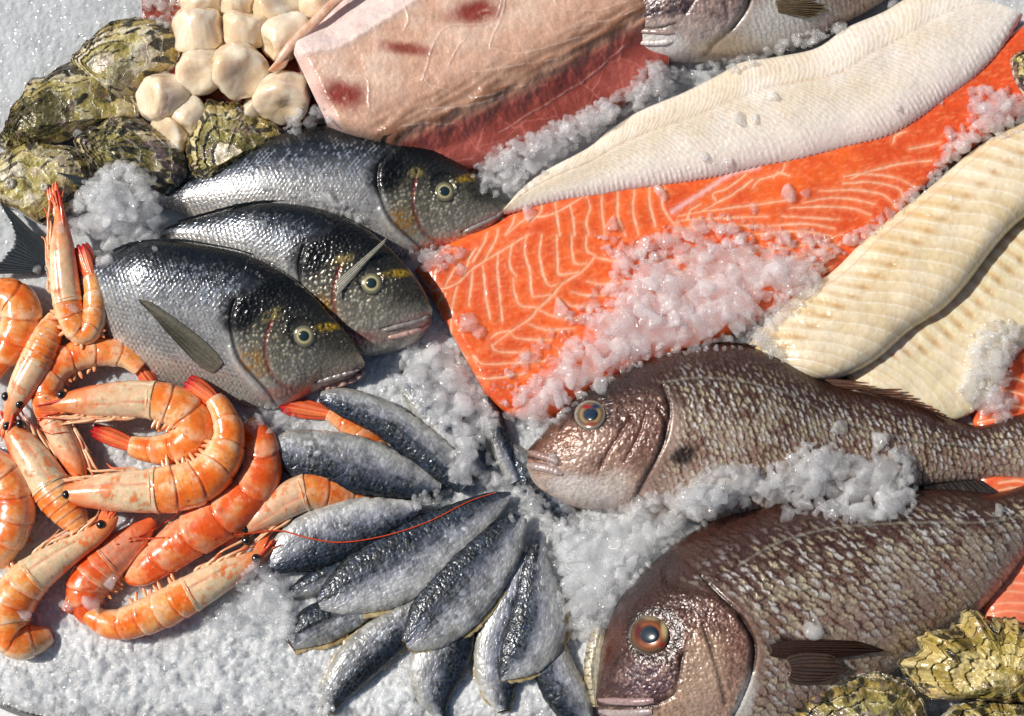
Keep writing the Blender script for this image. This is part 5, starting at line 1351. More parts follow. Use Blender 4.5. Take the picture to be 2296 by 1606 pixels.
shrimp([(496, 1204, 5), (520, 1195, 15), (556, 1178, 24), (600, 1152, 34), (645, 1124, 40), (692, 1106, 42), (750, 1108, 40), (800, 1120, 36), (850, 1135, 28), (900, 1150, 18)], [34, 36, 38, 38, 36, 30, 16, -4, -20, -26], 0.50, -1, 'shrimp head with two black eyes next to the cut sardine, body under the fan', 311, eyes=[(549, 1185), (552, 1212)], rostrum=(486, 1206), legs=2, swim=0, red=0.2, pale=0.3, segs=4, antennae=[[(520, 1200), (560, 1196), (610, 1190), (640, 1192), (700, 1208), (766, 1216), (860, 1202), (960, 1170), (1050, 1125), (1112, 1104)]])
shrimp([(108, 905, 6), (140, 905, 20), (185, 902, 31), (240, 899, 38), (300, 897, 41), (355, 902, 43), (405, 920, 47), (432, 955, 47), (418, 990, 42), (372, 1006, 35), (325, 1005, 28), (292, 998, 22)], [66, 68, 70, 70, 68, 66, 62, 58, 54, 50, 48, 46], 0.46, -1, 'curled shrimp in the middle with one eye raised and its tail tucked beneath', 312, eyes=[(137, 885)], rostrum=(84, 910), tail=(205, 962), legs=7, swim=5, tailw=14, antennae=[[(130, 925), (95, 935), (86, 955), (110, 972), (150, 968)]])
shrimp([(108, 1102, 6), (140, 1104, 18), (180, 1106, 29), (225, 1103, 39), (280, 1100, 46), (335, 1098, 49), (395, 1092, 52), (452, 1074, 49), (495, 1030, 43), (512, 975, 35), (498, 925, 27), (478, 893, 21)], [62, 64, 66, 68, 70, 72, 74, 76, 80, 82, 82, 80], 0.44, 1, 'topmost curled shrimp with its eye to the left and its tail raised over the others', 313, eyes=[(149, 1109)], rostrum=(92, 1090), tail=(418, 853), legs=4, swim=5, tailw=17, pale=0.7)
shrimp([(262, 1156, 6), (245, 1172, 16), (213, 1200, 22), (168, 1228, 28), (112, 1262, 38), (60, 1302, 46), (24, 1352, 50), (14, 1402, 48), (36, 1440, 42), (78, 1436, 34), (118, 1424, 16)], [60, 60, 60, 58, 56, 52, 48, 42, 36, 24, 6], 0.48, -1, 'greyish shrimp pointing up right with a red rostrum, body cut by the left edge', 314, eyes=[(226, 1176)], rostrum=(258, 1144), legs=6, swim=3, tone=0.2, pale=0.9, antennae=[[(260, 1215), (330, 1195), (400, 1150), (430, 1110)], [(255, 1222), (330, 1208), (420, 1205), (500, 1210)]])
shrimp([(150, 1372, 14), (168, 1340, 20), (186, 1312, 22)], 32, 0.0, 1, 'shrimp of which only a long red tail fan shows at the lower left', 315, tail=(204, 1262), legs=0, swim=0, red=0.6, tailw=20)
shrimp([(612, 1226, 5), (585, 1244, 14), (552, 1262, 23), (512, 1284, 32), (466, 1308, 39), (416, 1336, 42), (366, 1364, 42), (316, 1384, 40), (270, 1398, 35), (234, 1394, 30), (206, 1378, 22), (194, 1362, 13)], [40, 42, 42, 42, 42, 42, 40, 38, 36, 34, 32, 30], 0.46, -1, 'shrimp stretched along the ice at the front, head up to the right', 316, eyes=[(574, 1252)], rostrum=(612, 1216), legs=5, swim=4, pale=0.8, legl=0.8)
# ------------------------------------------------------------------ oysters
def oyster(outline, hinge, z0, H, label, seed, tilt=(0, 0), layers=7, olive=0.5, black=0.5, frill=1.0, group='oysters on the left'):
    f = thing('oyster', hinge, max(z0 - 20, 0), label, 'oyster', group)
    nth, nr = 420, 130
    O = catmull(outline, nth, closed=True)
    th = np.linspace(0, 2 * math.pi, nth, endpoint=False)
    hinge = np.array(hinge, float)
    dirs = O - hinge
    ang = np.arctan2(dirs[:, 1], dirs[:, 0])
    ed = np.stack([np.cos(ang), np.sin(ang)], 1)
    Lr = np.linalg.norm(dirs, axis=1)
    jag = 1 + 0.035 * frill * fbm(np.stack([np.cos(ang) * 7 + seed, np.sin(ang) * 7], 1), 3) + 0.02 * fbm(np.stack([np.cos(ang) * 22 + seed, np.sin(ang) * 22], 1), 2)
    size = np.sqrt(np.mean(Lr ** 2))
    def shell(name, rscale, zb, up, sd, dark):
        r = np.linspace(0.0, 1, nr)
        R, A_ = np.meshgrid(r, ang, indexing='ij')
        uv = hinge + dirs[None] * (R * jag[None, :] * rscale)[..., None]
        q = uv.reshape(-1, 2); n = len(q)
        circ = np.stack([(np.cos(A_) * R * 3).ravel(), (np.sin(A_) * R * 3).ravel()], 1)
        nz = fbm(q / 75 + sd, 4, seed=sd).reshape(R.shape); nf = fbm(q / 13 + sd, 4, seed=sd + 1).reshape(R.shape); nff = fbm(q / 5, 3, seed=sd + 2).reshape(R.shape)
        wave = fbm(np.stack([np.cos(A_).ravel() * 2.2 + sd, np.sin(A_).ravel() * 2.2], 1), 3, seed=sd + 3).reshape(R.shape)
        wv2 = fbm(np.stack([np.cos(A_).ravel() * 6 + sd, np.sin(A_).ravel() * 6], 1), 3, seed=sd + 13).reshape(R.shape)
        u = (R ** 1.25 + 0.14 * wave * R + 0.07 * wv2 * R + 0.05 * nz) * layers * 0.75
        fr = u - np.floor(u); lay = np.floor(u)
        prof = np.clip(1 - R ** 3.0, 0, 1) ** 0.55
        mar = np.sin(A_ * 9 + 4 * wave) * sm(0.45, 1.0, R)
        z = H * prof * (0.85 + 0.35 * nz) + 8.0 * (1 - fr) ** 0.8 * sm(0.05, 0.2, R) + 2.5 * nf + 1.3 * nff + 7 * frill * mar * prof ** 0.3
        ctr = O.mean(0)
        tz = tilt[0] * (uv[..., 0] - ctr[0]) + tilt[1] * (uv[..., 1] - ctr[1])
        pid = hash2(lay.astype(np.int64), (0 * lay + sd).astype(np.int64), 3)
        pal = ['#56502c', '#877b42', '#b7a866', '#d9cda4', '#e9e0c8', '#c4b394']
        c = np.zeros((n, 3)); lv = np.clip(pid * 4 + 4.5 * nz + 1.0 * nf + 1.2 * (0.6 - R), 0, 5).ravel()
        for i in range(3):
            c[:, i] = np.interp(lv, np.arange(6), [hx(h)[i] for h in pal])
        c = mixc(c, tiled('#6c6a2c', n), olive * sm(0.0, 0.5, nz + 0.4 * nf).ravel())
        c = mixc(c, tiled('#b99a4e', n), 0.6 * (sm(0.6, 0.85, R) * sm(-0.3, 0.3, nf)).ravel())
        dash = fbm(np.stack([(A_ * 7).ravel(), (u * 0.8).ravel()], 1) + sd, 3, seed=sd + 6).reshape(R.shape)
        blk = sm(0.08, 0.22, dash * 1.2 + 0.5 * (black - 0.5) + 0.30 * sm(0.55, 0.95, R) + 0.55 * nz - 0.22)
        c = mixc(c, tiled('#191816', n), (0.92 * blk).ravel())
        c = mixc(c, tiled('#2a2720', n), (0.7 * np.exp(-((fr - 0.02) / 0.06) ** 2) * sm(0.1, 0.3, R) * sm(-0.35, 0.15, nz + nf)).ravel())
        c = mixc(c, tiled('#d9cfb4', n), (0.55 * np.exp(-((fr - 0.9) / 0.08) ** 2) * sm(-0.3, 0.2, nf)).ravel())
        c = mixc(c, tiled('#e6decb', n), (0.7 * sm(0.1, 0.35, nff + 0.4 * nz - 0.1) * (1 - blk) * sm(0.1, 0.4, nf)).ravel())
        c = mixc(c, tiled('#9c7f86', n), (0.35 * sm(0.2, 0.5, fbm(q / 30, 2, seed=sd + 8).reshape(R.shape))).ravel())
        c = mixc(c, tiled('#e9e2d2', n), (0.75 * sm(0.972, 0.992, R) * sm(-0.3, 0.1, nf)).ravel())
        if frill > 2: c = c * np.array([[0.82, 0.74, 0.46]])
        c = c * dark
        base = zb + tz
        w = P(q, base.ravel()); w[:, 2] = (base + z).ravel() * S
        wb = P(q, base.ravel()); wb[:, 2] = (base - 8 * (1 - R ** 4)).ravel() * S
        F = quads(nr, nth, False, True)
        last = np.arange((nr - 1) * nth, nr * nth); lb = last + n
        side = np.stack([last, np.roll(last, -1), np.roll(lb, -1), lb], 1)
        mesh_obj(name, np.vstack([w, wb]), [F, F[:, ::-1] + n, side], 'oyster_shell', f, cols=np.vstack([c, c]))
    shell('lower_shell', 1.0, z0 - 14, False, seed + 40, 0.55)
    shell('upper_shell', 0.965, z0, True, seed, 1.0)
    return f

o = lambda pts: K(0, 0, pts)
oyster(o([(480, 420), (530, 345), (600, 280), (660, 225), (750, 165), (860, 128), (965, 118), (1075, 128), (1150, 175), (1205, 240), (1238, 330), (1222, 410), (1172, 470), (1110, 512), (1040, 570), (960, 640), (860, 700), (700, 650), (560, 520)]), K(0, 0, [(640, 480)])[0], 22, 44, 'olive oyster at the top of the heap, next to the scallops', 401, layers=7, olive=0.6, black=0.35)
oyster(o([(-10, 990), (10, 930), (45, 850), (95, 720), (180, 610), (210, 530), (290, 525), (340, 505), (470, 425), (580, 430), (690, 450), (790, 440), (810, 510), (870, 580), (930, 655), (972, 720), (950, 790), (860, 800), (720, 830), (600, 870), (450, 950), (260, 1000), (100, 1020)]), K(0, 0, [(150, 900)])[0], 30, 48, 'largest oyster of the left heap, yellow rimmed with black dashes', 402, layers=8, olive=0.4, black=0.6)
oyster(o([(-120, 1200), (-60, 1080), (50, 1010), (200, 930), (330, 960), (480, 980), (580, 1050), (632, 1150), (610, 1250), (560, 1340), (500, 1400), (400, 1470), (300, 1510), (230, 1490), (120, 1420), (0, 1380), (-100, 1330)]), K(0, 0, [(60, 1330)])[0], 34, 46, 'yellow green oyster crusted with pale barnacles at the left edge', 403, layers=6, olive=0.8, black=0.25)
oyster(o([(500, 965), (580, 880), (700, 810), (800, 788), (930, 795), (1050, 865), (1150, 950), (1220, 1020), (1265, 1130), (1225, 1230), (1130, 1312), (1050, 1290), (950, 1200), (840, 1180), (700, 1180), (610, 1100)]), K(0, 0, [(690, 1040)])[0], 40, 40, 'dark oyster banded black and cream in front of the others', 404, layers=6, olive=0.15, black=1.05)
oyster(o([(1265, 905), (1300, 790), (1350, 720), (1420, 663), (1550, 690), (1640, 695), (1750, 760), (1850, 825), (1925, 915), (1840, 1000), (1700, 1080), (1550, 1160), (1400, 1230), (1290, 1180), (1250, 1050)]), K(0, 0, [(1520, 1110)])[0], 32, 46, 'single oyster between the scallops and the back of the rear sea bream', 405, layers=6, olive=0.7, black=0.45)
oyster(K(0, 2, [(2330, 330), (2270, 345), (2215, 375), (2200, 430), (2225, 540), (2270, 620), (2330, 680), (2480, 700), (2600, 560), (2560, 380), (2440, 320)]), K(0, 2, [(2420, 520)])[0], 60, 34, 'grey black oyster cut off by the right edge above the ice', 406, layers=6, olive=0.2, black=0.9, group=None)
og = 'oysters at the lower right'
oyster(K(2, 2, [(1440, 1270), (1490, 1215), (1550, 1190), (1592, 1140), (1566, 1070), (1600, 1030), (1680, 1035), (1770, 1015), (1835, 960), (1900, 895), (1970, 900), (2030, 945), (2100, 960), (2180, 918), (2260, 950), (2400, 1010), (2520, 1160), (2500, 1400), (2300, 1510), (1950, 1500), (1700, 1490), (1560, 1410), (1470, 1330)]), K(2, 2, [(2160, 1380)])[0], 100, 62, 'big frilled oyster with scalloped rim on the belly of the largest snapper', 407, layers=7, olive=1.0, black=0.1, frill=3.0, group=og)
oyster(K(2, 2, [(700, 1680), (760, 1530), (890, 1405), (1040, 1330), (1150, 1300), (1300, 1302), (1470, 1350), (1570, 1430), (1630, 1530), (1640, 1700), (1500, 1900), (1200, 1980), (900, 1900)]), K(2, 2, [(1200, 1820)])[0], 92, 60, 'rounded green oyster with ruffled dark rim at the bottom edge', 408, layers=7, olive=0.85, black=0.45, group=og)
oyster(K(2, 2, [(1730, 1660), (1780, 1570), (1850, 1520), (1960, 1488), (2100, 1480), (2296, 1520), (2450, 1580), (2560, 1750), (2300, 1950), (1900, 1900)]), K(2, 2, [(2150, 1800)])[0], 84, 52, 'dark oyster in the lower right corner under the frilled one', 409, layers=6, olive=0.4, black=0.75, group=og)
# barnacles on the left oyster
for (x, y, r) in ((100, 420, 11), (24, 412, 13), (8, 352, 8)):
    q, z, zc, rr, tt, F = dome((x, y), r, r * 0.7, 0, n_r=10, n_t=30)
    z = z + 1.5 * np.sin(tt * 9) * rr - 5 * np.exp(-(rr / 0.3) ** 2)
    w = P(q, zc); w[:, 2] = z * S
    b = mesh_obj('barnacle', w, [F, (np.arange(30) + 9 * 30)[None, :]], 'oyster_shell', cols=mixc(tiled('#cfc8b6', len(q)), tiled('#8b8573', len(q)), 0.5 + 0.5 * np.sin(tt * 9)))
    tag(b, {100: 'pale ribbed barnacle nearest to the bream tail on the yellow green oyster', 24: 'larger whitish barnacle low on the yellow green oyster at the left edge', 8: 'small barnacle highest on the yellow green oyster'}[x], 'barnacle', 'barnacles on the yellow green oyster')

# ------------------------------------------------------------------ scallops
def scallop(c, z, r, h, tilt, az, label, seed, e=0.44):
    rg = np.random.default_rng(seed)
    nu, nv = 70, 90
    u = np.linspace(-math.pi / 2, math.pi / 2, nu); v = np.linspace(0, 2 * math.pi, nv, endpoint=False)
    U_, V_ = np.meshgrid(u, v, indexing='ij')
    sp = lambda x, p: np.sign(x) * np.abs(x) ** p
    rx = r * rg.uniform(0.94, 1.06); ry = r * rg.uniform(0.92, 1.04)
    taper = 1 + 0.16 * rg.uniform(-1, 1) * np.sin(U_)
    X = np.stack([rx * sp(np.cos(U_), e) * np.cos(V_) * taper, ry * sp(np.cos(U_), e) * np.sin(V_) * taper, h * sp(np.sin(U_), e * 0.9)], -1).reshape(-1, 3)
    n = len(X)
    d1 = fbm(X / (r * 1.1) + seed, 2); d2 = fbm(X / (r * 0.45) + seed, 3)
    X = X * (1 + 0.20 * d1 + 0.06 * d2)[:, None]
    hol = np.exp(-((np.hypot(X[:, 0] - 0.2 * r, X[:, 1]) / (0.45 * r)) ** 2)) * (np.sin(U_.ravel()) > 0.3)
    X[:, 2] -= 0.12 * r * hol
    side = sm(0.2, 0.7, 1 - np.abs(np.sin(U_.ravel())))
    fibre = np.sin(V_.ravel() * 34 + 6 * d2)
    col_ = mixc(tiled('#f3e4ce', n), tiled('#e7cca8', n), 0.40 + 1.0 * d1)
    col_ = mixc(col_, tiled('#f0e4d2', n), 0.5 * sm(0.1, 0.6, d2))
    col_ = mixc(col_, tiled('#d9b184', n), 0.22 * side * sm(0.3, 0.9, fibre))
    col_ = mixc(col_, tiled('#d9b678', n), 0.45 * hol)
    X[:, :2] *= (1 + 0.006 * fibre * side)[:, None]
    a = math.radians(tilt); b = math.radians(az)
    ax = Vector((-math.sin(b), math.cos(b), 0))            # leans towards az (0 = right, 90 = up the picture)
    R = np.array(Matrix.Rotation(a, 3, ax))
    X = X @ R.T
    w = P([c], z)[0] + X * S
    o_ = mesh_obj('scallop', w, quads(nu, nv, False, True), 'scallop_flesh', cols=col_)
    tag(o_, label, 'scallop', 'shucked scallops in a pile')
    return o_
for a in (
    ((383, 306), 22, 44, 26, 40, 220, 'half hidden scallop lowest in the pile, behind the dark banded oyster'),
    ((584, 250), 26, 42, 28, 45, 300, 'scallop partly under the squarish one, beside the lone oyster'),
    ((536, 4), 40, 46, 34, 35, 80, 'scallop second along the upper picture edge'),
    ((622, 20), 40, 52, 36, 40, 50, 'scallop third along the upper picture edge, next to the block skin'),
    ((712, 4), 40, 44, 36, 40, 40, 'scallop in the corner between the upper edge and the skin flap'),
    ((452, -6), 40, 54, 34, 30, 100, 'scallop at the upper edge right of the ice on the tuna'),
    ((446, 66), 52, 58, 50, 68, 95, 'tall scallop standing with its fibres upright beside the top oyster'),
    ((552, 64), 50, 52, 40, 55, 80, 'scallop with a pink flush in the middle of the upper rows'),
    ((640, 80), 62, 52, 52, 74, 215, 'scallop lying on its side against the swordfish skin'),
    ((426, 266), 34, 44, 36, 66, 240, 'narrow scallop on edge left of the lone oyster'),
    ((366, 220), 44, 58, 46, 52, 200, 'whitish wet scallop wedged between the oysters'),
    ((448, 160), 60, 56, 42, 40, 245, 'scallop with a notch above the whitish wet one'),
    ((538, 158), 68, 66, 46, 38, 300, 'largest scallop with a yellow hollow at the centre of the pile'),
    ((636, 216), 58, 60, 44, 58, 260, 'squarish scallop leaning on the corner of the swordfish block'),
):
    scallop(a[0], a[1], a[2], a[3], a[4], a[5], a[6], 500 + int(a[0][0]))
# ------------------------------------------------------------------ crushed ice
def ico(sub):
    import bmesh
    bm = bmesh.new(); bmesh.ops.create_icosphere(bm, subdivisions=sub, radius=1)
    v = np.array([x.co[:] for x in bm.verts]); fc = np.array([[x.index for x in f.verts] for f in bm.faces])
    bm.free(); return v, fc
ICO = {2: ico(2), 3: ico(3), 4: ico(4)}

def lump(sub, seed):
    """a worn splinter of ice: a ball cut by many soft planes, then roughened"""
    rg = np.random.default_rng(seed)
    v, fc = ICO[sub]
    k = 8
    nrm = rg.normal(size=(k, 3)); nrm /= np.linalg.norm(nrm, axis=1)[:, None]
    dist = rg.uniform(0.5, 1.0, k)
    dt = np.maximum(v @ nrm.T, 1e-3)
    r = np.minimum(1.25, 1 / (np.sum((dt / dist) ** 30, axis=1) ** (1 / 30.0)))
    r = r * (1 + 0.10 * fbm(v * 1.6 + seed, 2) + 0.025 * fbm(v * 6 + seed, 2))
    X = v * r[:, None] * rg.uniform(0.6, 1.3, 3)
    return X / np.abs(X).max(), fc

LUMPS = {s_: [lump(s_, 1000 + 31 * k + s_) for k in range(18)] for s_ in (2, 3, 4)}

def rot(rg):
    q = rg.normal(size=4); q /= np.linalg.norm(q)
    w, x, y, z = q
    return np.array([[1 - 2 * (y * y + z * z), 2 * (x * y - z * w), 2 * (x * z + y * w)], [2 * (x * y + z * w), 1 - 2 * (x * x + z * z), 2 * (y * z - x * w)], [2 * (x * z - y * w), 2 * (y * z + x * w), 1 - 2 * (x * x + y * y)]])

def one_chunk(uv, r, seed, sub=3, sink=0.35, flat=0.65):
    rg = np.random.default_rng(seed)
    X, fc = LUMPS[sub][seed % 18]
    X = (X @ rot(rg).T) * np.array([1, 1, flat]) * r
    z = max(float(zat([uv])[0]), float(np.mean(zat(np.array(uv) + r * 0.5 * np.array([[1, 0], [-1, 0], [0, 1], [0, -1]])))))
    zc = z + r * flat * (1 - sink) - r * 0.15
    w = P([uv], zc)[0] + X * S
    return w, fc

def heap(poly, n, rmin, rmax, label, seed, cap=60, mat='ice_chunk', power=1.5, sink=0.45):
    rg = np.random.default_rng(seed)
    poly = catmull(poly, 90, closed=True)
    lo, hi = poly.min(0), poly.max(0)
    Vs, Fs, off = [], [], 0
    pts = []
    while len(pts) < n:
        p = lo + (hi - lo) * rg.random((n * 3, 2))
        pts += list(p[inside(p, poly)])
    pts = np.array(pts[:n])
    d, _ = dpoly(pts, np.vstack([poly, poly[:1]]))
    rad = 1.35 * (rmin + (rmax - rmin) * rg.random(n) ** power)
    rad = np.minimum(rad, 0.55 * d + rmin * 1.4)
    order = np.argsort(-rad + rg.normal(size=n) * 3)
    z0 = zat(pts)
    for i in order:
        p = pts[i]; r = rad[i]
        znow = float(zat([p])[0])
        if znow > z0[i] + cap * min(1, d[i] / 40.0 + 0.25): continue
        w, fc = one_chunk(p, r, int(rg.integers(1 << 30)), 4 if r > 15 else 3, sink)
        splat(w)
        Vs.append(w); Fs.append(fc + off); off += len(w)
    ob = mesh_obj('crushed_ice', np.vstack(Vs), np.vstack(Fs), mat, put=False, closed=False)
    md = ob.modifiers.new('fuse', 'REMESH'); md.mode = 'VOXEL'; md.voxel_size = 1.5 * S; md.use_smooth_shade = True
    bpy.context.view_layer.update()
    me = bpy.data.meshes.new_from_object(ob.evaluated_get(bpy.context.evaluated_depsgraph_get()))
    old = ob.data
    ob.modifiers.clear(); ob.data = me; me.name = 'crushed_ice'
    bpy.data.meshes.remove(old)
    nv = len(me.vertices); co = np.zeros(nv * 3, np.float32); me.vertices.foreach_get('co', co); co = co.reshape(-1, 3)
    no = np.zeros(nv * 3, np.float32); me.vertices.foreach_get('normal', no); no = no.reshape(-1, 3)
    co += no * (S * 0.7 * fbm(co / S / 4.0, 2, seed=3))[:, None]
    me.vertices.foreach_set('co', co.ravel()); me.update()
    tag(ob, label, 'ice', None, 'stuff')
    return ob
k = 0
HEAPS = [
 ([(180, 420), (232, 372), (300, 366), (345, 402), (374, 462), (368, 520), (340, 566), (290, 552), (252, 590), (222, 590), (205, 540), (165, 520), (152, 468)], 300, 8, 34, 'white lump of crushed ice heaped between the oysters and the tails of the breams', 74),
 ([(636, 268), (672, 238), (722, 236), (742, 280), (690, 292), (645, 300)], 60, 7, 20, 'small heap of crushed ice under the near corner of the swordfish block', 40),
 ([(1058, 388), (1100, 338), (1180, 298), (1260, 262), (1330, 232), (1410, 188), (1448, 138), (1520, 148), (1560, 170), (1500, 213), (1430, 250), (1360, 296), (1300, 340), (1232, 382), (1180, 425), (1130, 445), (1085, 432)], 420, 6, 27, 'bank of crushed ice along the upper edge of the flatfish fillet', 72),
 ([(1560, 146), (1640, 128), (1740, 96), (1850, 58), (1895, 52), (1840, 100), (1760, 128), (1680, 152), (1600, 172)], 110, 6, 19, 'line of crushed ice under the belly of the grey purple fish', 36),
 ([(1120, 902), (1180, 850), (1230, 800), (1262, 762), (1290, 712), (1350, 680), (1385, 625), (1420, 580), (1500, 550), (1560, 530), (1640, 530), (1720, 545), (1800, 560), (1850, 588), (1830, 640), (1740, 700), (1700, 776), (1560, 790), (1456, 818), (1380, 852), (1320, 886), (1282, 920), (1224, 984), (1170, 962), (1130, 940)], 1000, 5, 33, 'broad bank of crushed ice over the salmon along the back of the smaller snapper', 30),
 ([(2080, 400), (2100, 345), (2135, 300), (2172, 262), (2170, 195), (2230, 184), (2310, 230), (2310, 285), (2200, 330), (2100, 412), (2000, 492), (1930, 545), (1840, 590), (1795, 560), (1880, 530), (1965, 488), (2030, 428)], 300, 6, 26, 'trail of crushed ice between the salmon and the upper edge of the cod loin', 26),
 ([(1556, 1066), (1640, 1030), (1720, 1045), (1780, 1004), (1850, 985), (1900, 1015), (1960, 1010), (2030, 1000), (2058, 1060), (2048, 1135), (1985, 1176), (1900, 1170), (1800, 1150), (1700, 1140), (1600, 1150), (1540, 1130)], 620, 6, 30, 'ridge of crushed ice covering the belly of the smaller snapper', 26),
 ([(1290, 1152), (1380, 1140), (1430, 1112), (1500, 1100), (1570, 1068), (1640, 1110), (1618, 1152), (1530, 1206), (1472, 1254), (1404, 1328), (1362, 1390), (1342, 1425), (1290, 1442), (1262, 1380), (1246, 1300), (1228, 1240), (1226, 1190)], 620, 7, 32, 'pile of crushed ice filling the gap between the two snappers and the sardines', 44),
 ([(856, 872), (900, 790), (950, 762), (1000, 770), (1040, 800), (1078, 870), (1105, 905), (1120, 960), (1092, 1000), (1120, 1040), (1150, 1085), (1110, 1100), (1060, 1092), (1000, 1082), (1012, 1010), (985, 975), (950, 925), (915, 890)], 430, 6, 25, 'loose crushed ice from the bream mouths down to the centre of the sardine fan', 30),
 ([(900, 1126), (950, 1104), (1012, 1100), (990, 1132), (930, 1142)], 40, 6, 18, 'pinch of crushed ice between two grey sardine fillets', 26),
 ([(1148, 1088), (1200, 1098), (1250, 1158), (1292, 1190), (1240, 1212), (1192, 1192), (1168, 1150)], 110, 6, 18, 'crushed ice over the dark sardine under the snapper chin', 34),
 ([(2158, 800), (2180, 750), (2232, 716), (2290, 735), (2275, 800), (2262, 870), (2285, 905), (2240, 952), (2188, 930), (2150, 890)], 210, 7, 27, 'crushed ice on the far end of the lower cod fillet', 32),
 ([(918, 565), (990, 552), (1046, 562), (1010, 596), (960, 612), (925, 592)], 60, 6, 19, 'crushed ice below the mouth of the rear sea bream', 30),
 ([(640, 436), (738, 432), (810, 482), (832, 512), (760, 480), (700, 458)], 80, 5, 17, 'crushed ice lodged between the rear and the middle sea bream', 22),
 ([(322, -20), (400, -20), (398, 40), (385, 62), (352, 50), (324, 30)], 70, 6, 18, 'crushed ice on the corner of the dark tuna', 26),
 ([(556, 1266), (600, 1262), (640, 1300), (664, 1350), (650, 1440), (500, 1412), (440, 1400), (520, 1330)], 260, 6, 20, 'mound of crushed ice between the front shrimp and the sardines', 44),
 ([(-10, 1490), (130, 1475), (200, 1440), (290, 1448), (400, 1412), (500, 1400), (640, 1440), (700, 1500), (712, 1620), (90, 1612), (-20, 1560)], 1100, 3, 13, 'coarse crushed ice spilling to the tray rim below the shrimp', 13),
 ([(1330, 505), (1420, 540), (1500, 500), (1600, 478), (1720, 500), (1850, 520), (1860, 560), (1700, 560), (1560, 560), (1440, 600), (1400, 660), (1290, 740), (1215, 800), (1150, 870), (1090, 880), (1180, 780), (1290, 680), (1360, 600)], 330, 4, 26, 'thin scatter of crushed ice over the salmon stripes above the broad bank', 14),
 ([(1850, 575), (1780, 640), (1720, 700), (1670, 770), (1760, 810), (1740, 740), (1800, 690), (1840, 640)], 150, 6, 26, 'crushed ice creeping over the lower end of the cod loin', 24),
 ([(660, 1480), (720, 1500), (760, 1620), (690, 1620)], 60, 4, 15, 'crushed ice at the tip of the leftmost bottom sardine', 12),
 ([(840, 1600), (880, 1500), (915, 1470), (945, 1590), (960, 1620), (850, 1620)], 70, 4, 15, 'crushed ice between two sardines of the bottom row', 10),
 ([(1165, 1600), (1180, 1540), (1230, 1590), (1260, 1620), (1170, 1620)], 40, 4, 15, 'crushed ice under the sardine beside the snapper mouth', 10),
 ([(560, 905), (640, 920), (690, 950), (660, 965), (590, 975), (548, 935)], 70, 5, 20, 'crushed ice in the shade of the front sea bream belly', 16),
]
for poly, n, a, b, lb, cap in HEAPS:
    k += 1
    heap(poly, n, a, b, lb, 7000 + k, cap)

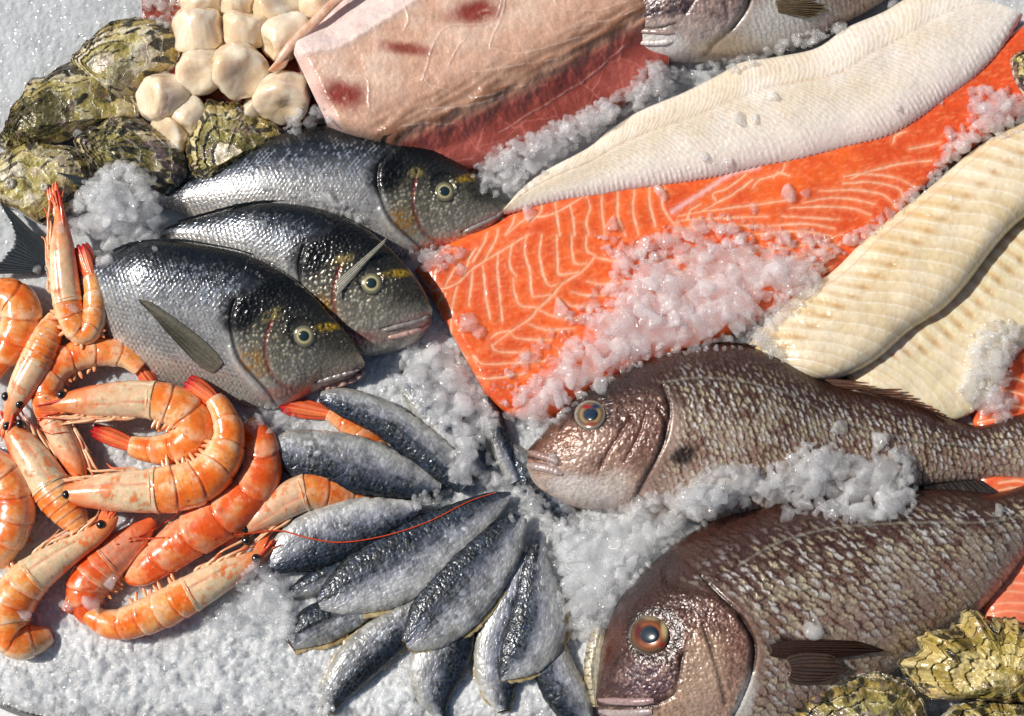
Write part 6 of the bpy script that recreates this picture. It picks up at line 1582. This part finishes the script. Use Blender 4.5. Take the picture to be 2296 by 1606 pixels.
# single lumps that lie on the fish, one thing each
SINGLE = [
 (595, 412, 17, 'oval clear ice lump on the flank of the rear sea bream'), (592, 500, 12, 'small ice lump on the back of the middle sea bream'), (566, 486, 9, 'tiny ice crumb just left of the small lump on the middle sea bream'),
 (1720, 258, 0, ''), (1660, 268, 26, 'flat melting ice lump in the middle of the flatfish fillet'), (1694, 270, 15, 'squarish ice lump casting a shadow on the flatfish fillet'), (2010, 240, 15, 'little clear ice lump near the wide end of the flatfish fillet'),
 (1632, 362, 14, 'ice lump close to the lower edge of the flatfish fillet'), (1578, 352, 17, 'flat ice lump near the lower edge of the flatfish fillet, left of the other'), (1738, 216, 14, 'faint ice crumb on the chevrons of the flatfish fillet'),
 (1186, 478, 22, 'clear ice lump on the salmon below the tip of the flatfish fillet'), (1370, 505, 27, 'tall clear ice lump on the salmon flakes'), (1485, 436, 24, 'ice lump on the salmon right under the flatfish edge'), (1768, 438, 24, 'domed clear ice lump on the salmon, upper right part'), (1806, 432, 15, 'small ice lump touching the domed one on the salmon'), (1690, 468, 15, 'greyish ice lump on the salmon stripes'),
 (1046, 720, 24, 'long ice splinter on the left end of the salmon'), (1074, 745, 19, 'ice lump next to the splinter at the left end of the salmon'), (1032, 605, 14, 'small ice lump on the upper left corner of the salmon'), (1180, 798, 15, 'clear round ice drop on the lowest salmon stripes'), (1260, 690, 22, 'ice lump on the salmon at the tip of the broad bank'), (1440, 560, 30, 'large lump of ice standing out on the salmon, above the broad bank'),
 (1880, 960, 30, 'upright white ice lump on the flank of the smaller snapper'), (1970, 985, 26, 'pinkish ice lump right of the upright one on the smaller snapper'), (1768, 1156, 24, 'round grey ice lump on the back of the largest snapper'), (1822, 1408, 24, 'ice lump above the pectoral fin of the largest snapper'), (2240, 1148, 17, 'clear ice lump near the tail of the largest snapper'), (1352, 868, 22, 'clear ice lump on the nape of the smaller snapper above its eye'),
 (244, 1308, 22, 'clear ice lump between two shrimp at the lower left'), (46, 1372, 24, 'ice lump on the shrimp cut by the left edge'), (206, 1352, 26, 'ice lump beside the bent tail of the front shrimp'), (150, 1356, 17, 'ice lump at the foot of the red shrimp tail fan'), (160, 690, 15, 'melting ice lump on the bend of the upright shrimp'),
 (930, 836, 32, 'long ice splinter in front of the front bream mouth'), (964, 790, 26, 'white ice lump below the middle bream mouth'), (1000, 845, 24, 'rounded ice lump left of the salmon corner'), (1040, 905, 30, 'big ice lump under the salmon corner'),
 (372, 168, 13, 'small ice lump between the top oyster and the scallops'), (176, 302, 12, 'ice lump between the largest and the dark oyster'), (172, 308, 0, ''), (2112, 232, 9, 'tiny ice crumb at the flatfish edge near its wide end'), (2190, 245, 22, 'domed ice lump on the salmon near the right oyster'),
 (2130, 300, 20, 'ice lump at the narrow gap above the cod loin'), (2000, 12, 18, 'ice lump on the upper corner of the flatfish fillet'), (1885, 62, 20, 'ice lump beside the belly of the grey purple fish'), (84, 602, 12, 'round ice lump on the tail root of the front sea bream'), (132, 512, 17, 'ice lump between oyster and upright shrimp head'),
 (255, 392, 26, 'clear ice lump in front of the dark banded oyster'), (1148, 1160, 14, 'clear ice lump at the tips of the sardines'), (1240, 1030, 14, 'clear ice lump beside the lower lip of the smaller snapper')]
for i, (x, y, r, lb) in enumerate(SINGLE):
    if r <= 0: continue
    w, fc = one_chunk((x, y), r * 1.15, 9000 + 7 * i, 4, 0.5, 0.6)
    ob = mesh_obj('ice_lump', w, fc, 'ice_clear' if i % 3 else 'ice_chunk', closed=False)
    tag(ob, lb, 'ice lump', 'loose ice lumps')
for o_ in bpy.data.objects:
    if '_loc' in o_: del o_['_loc']
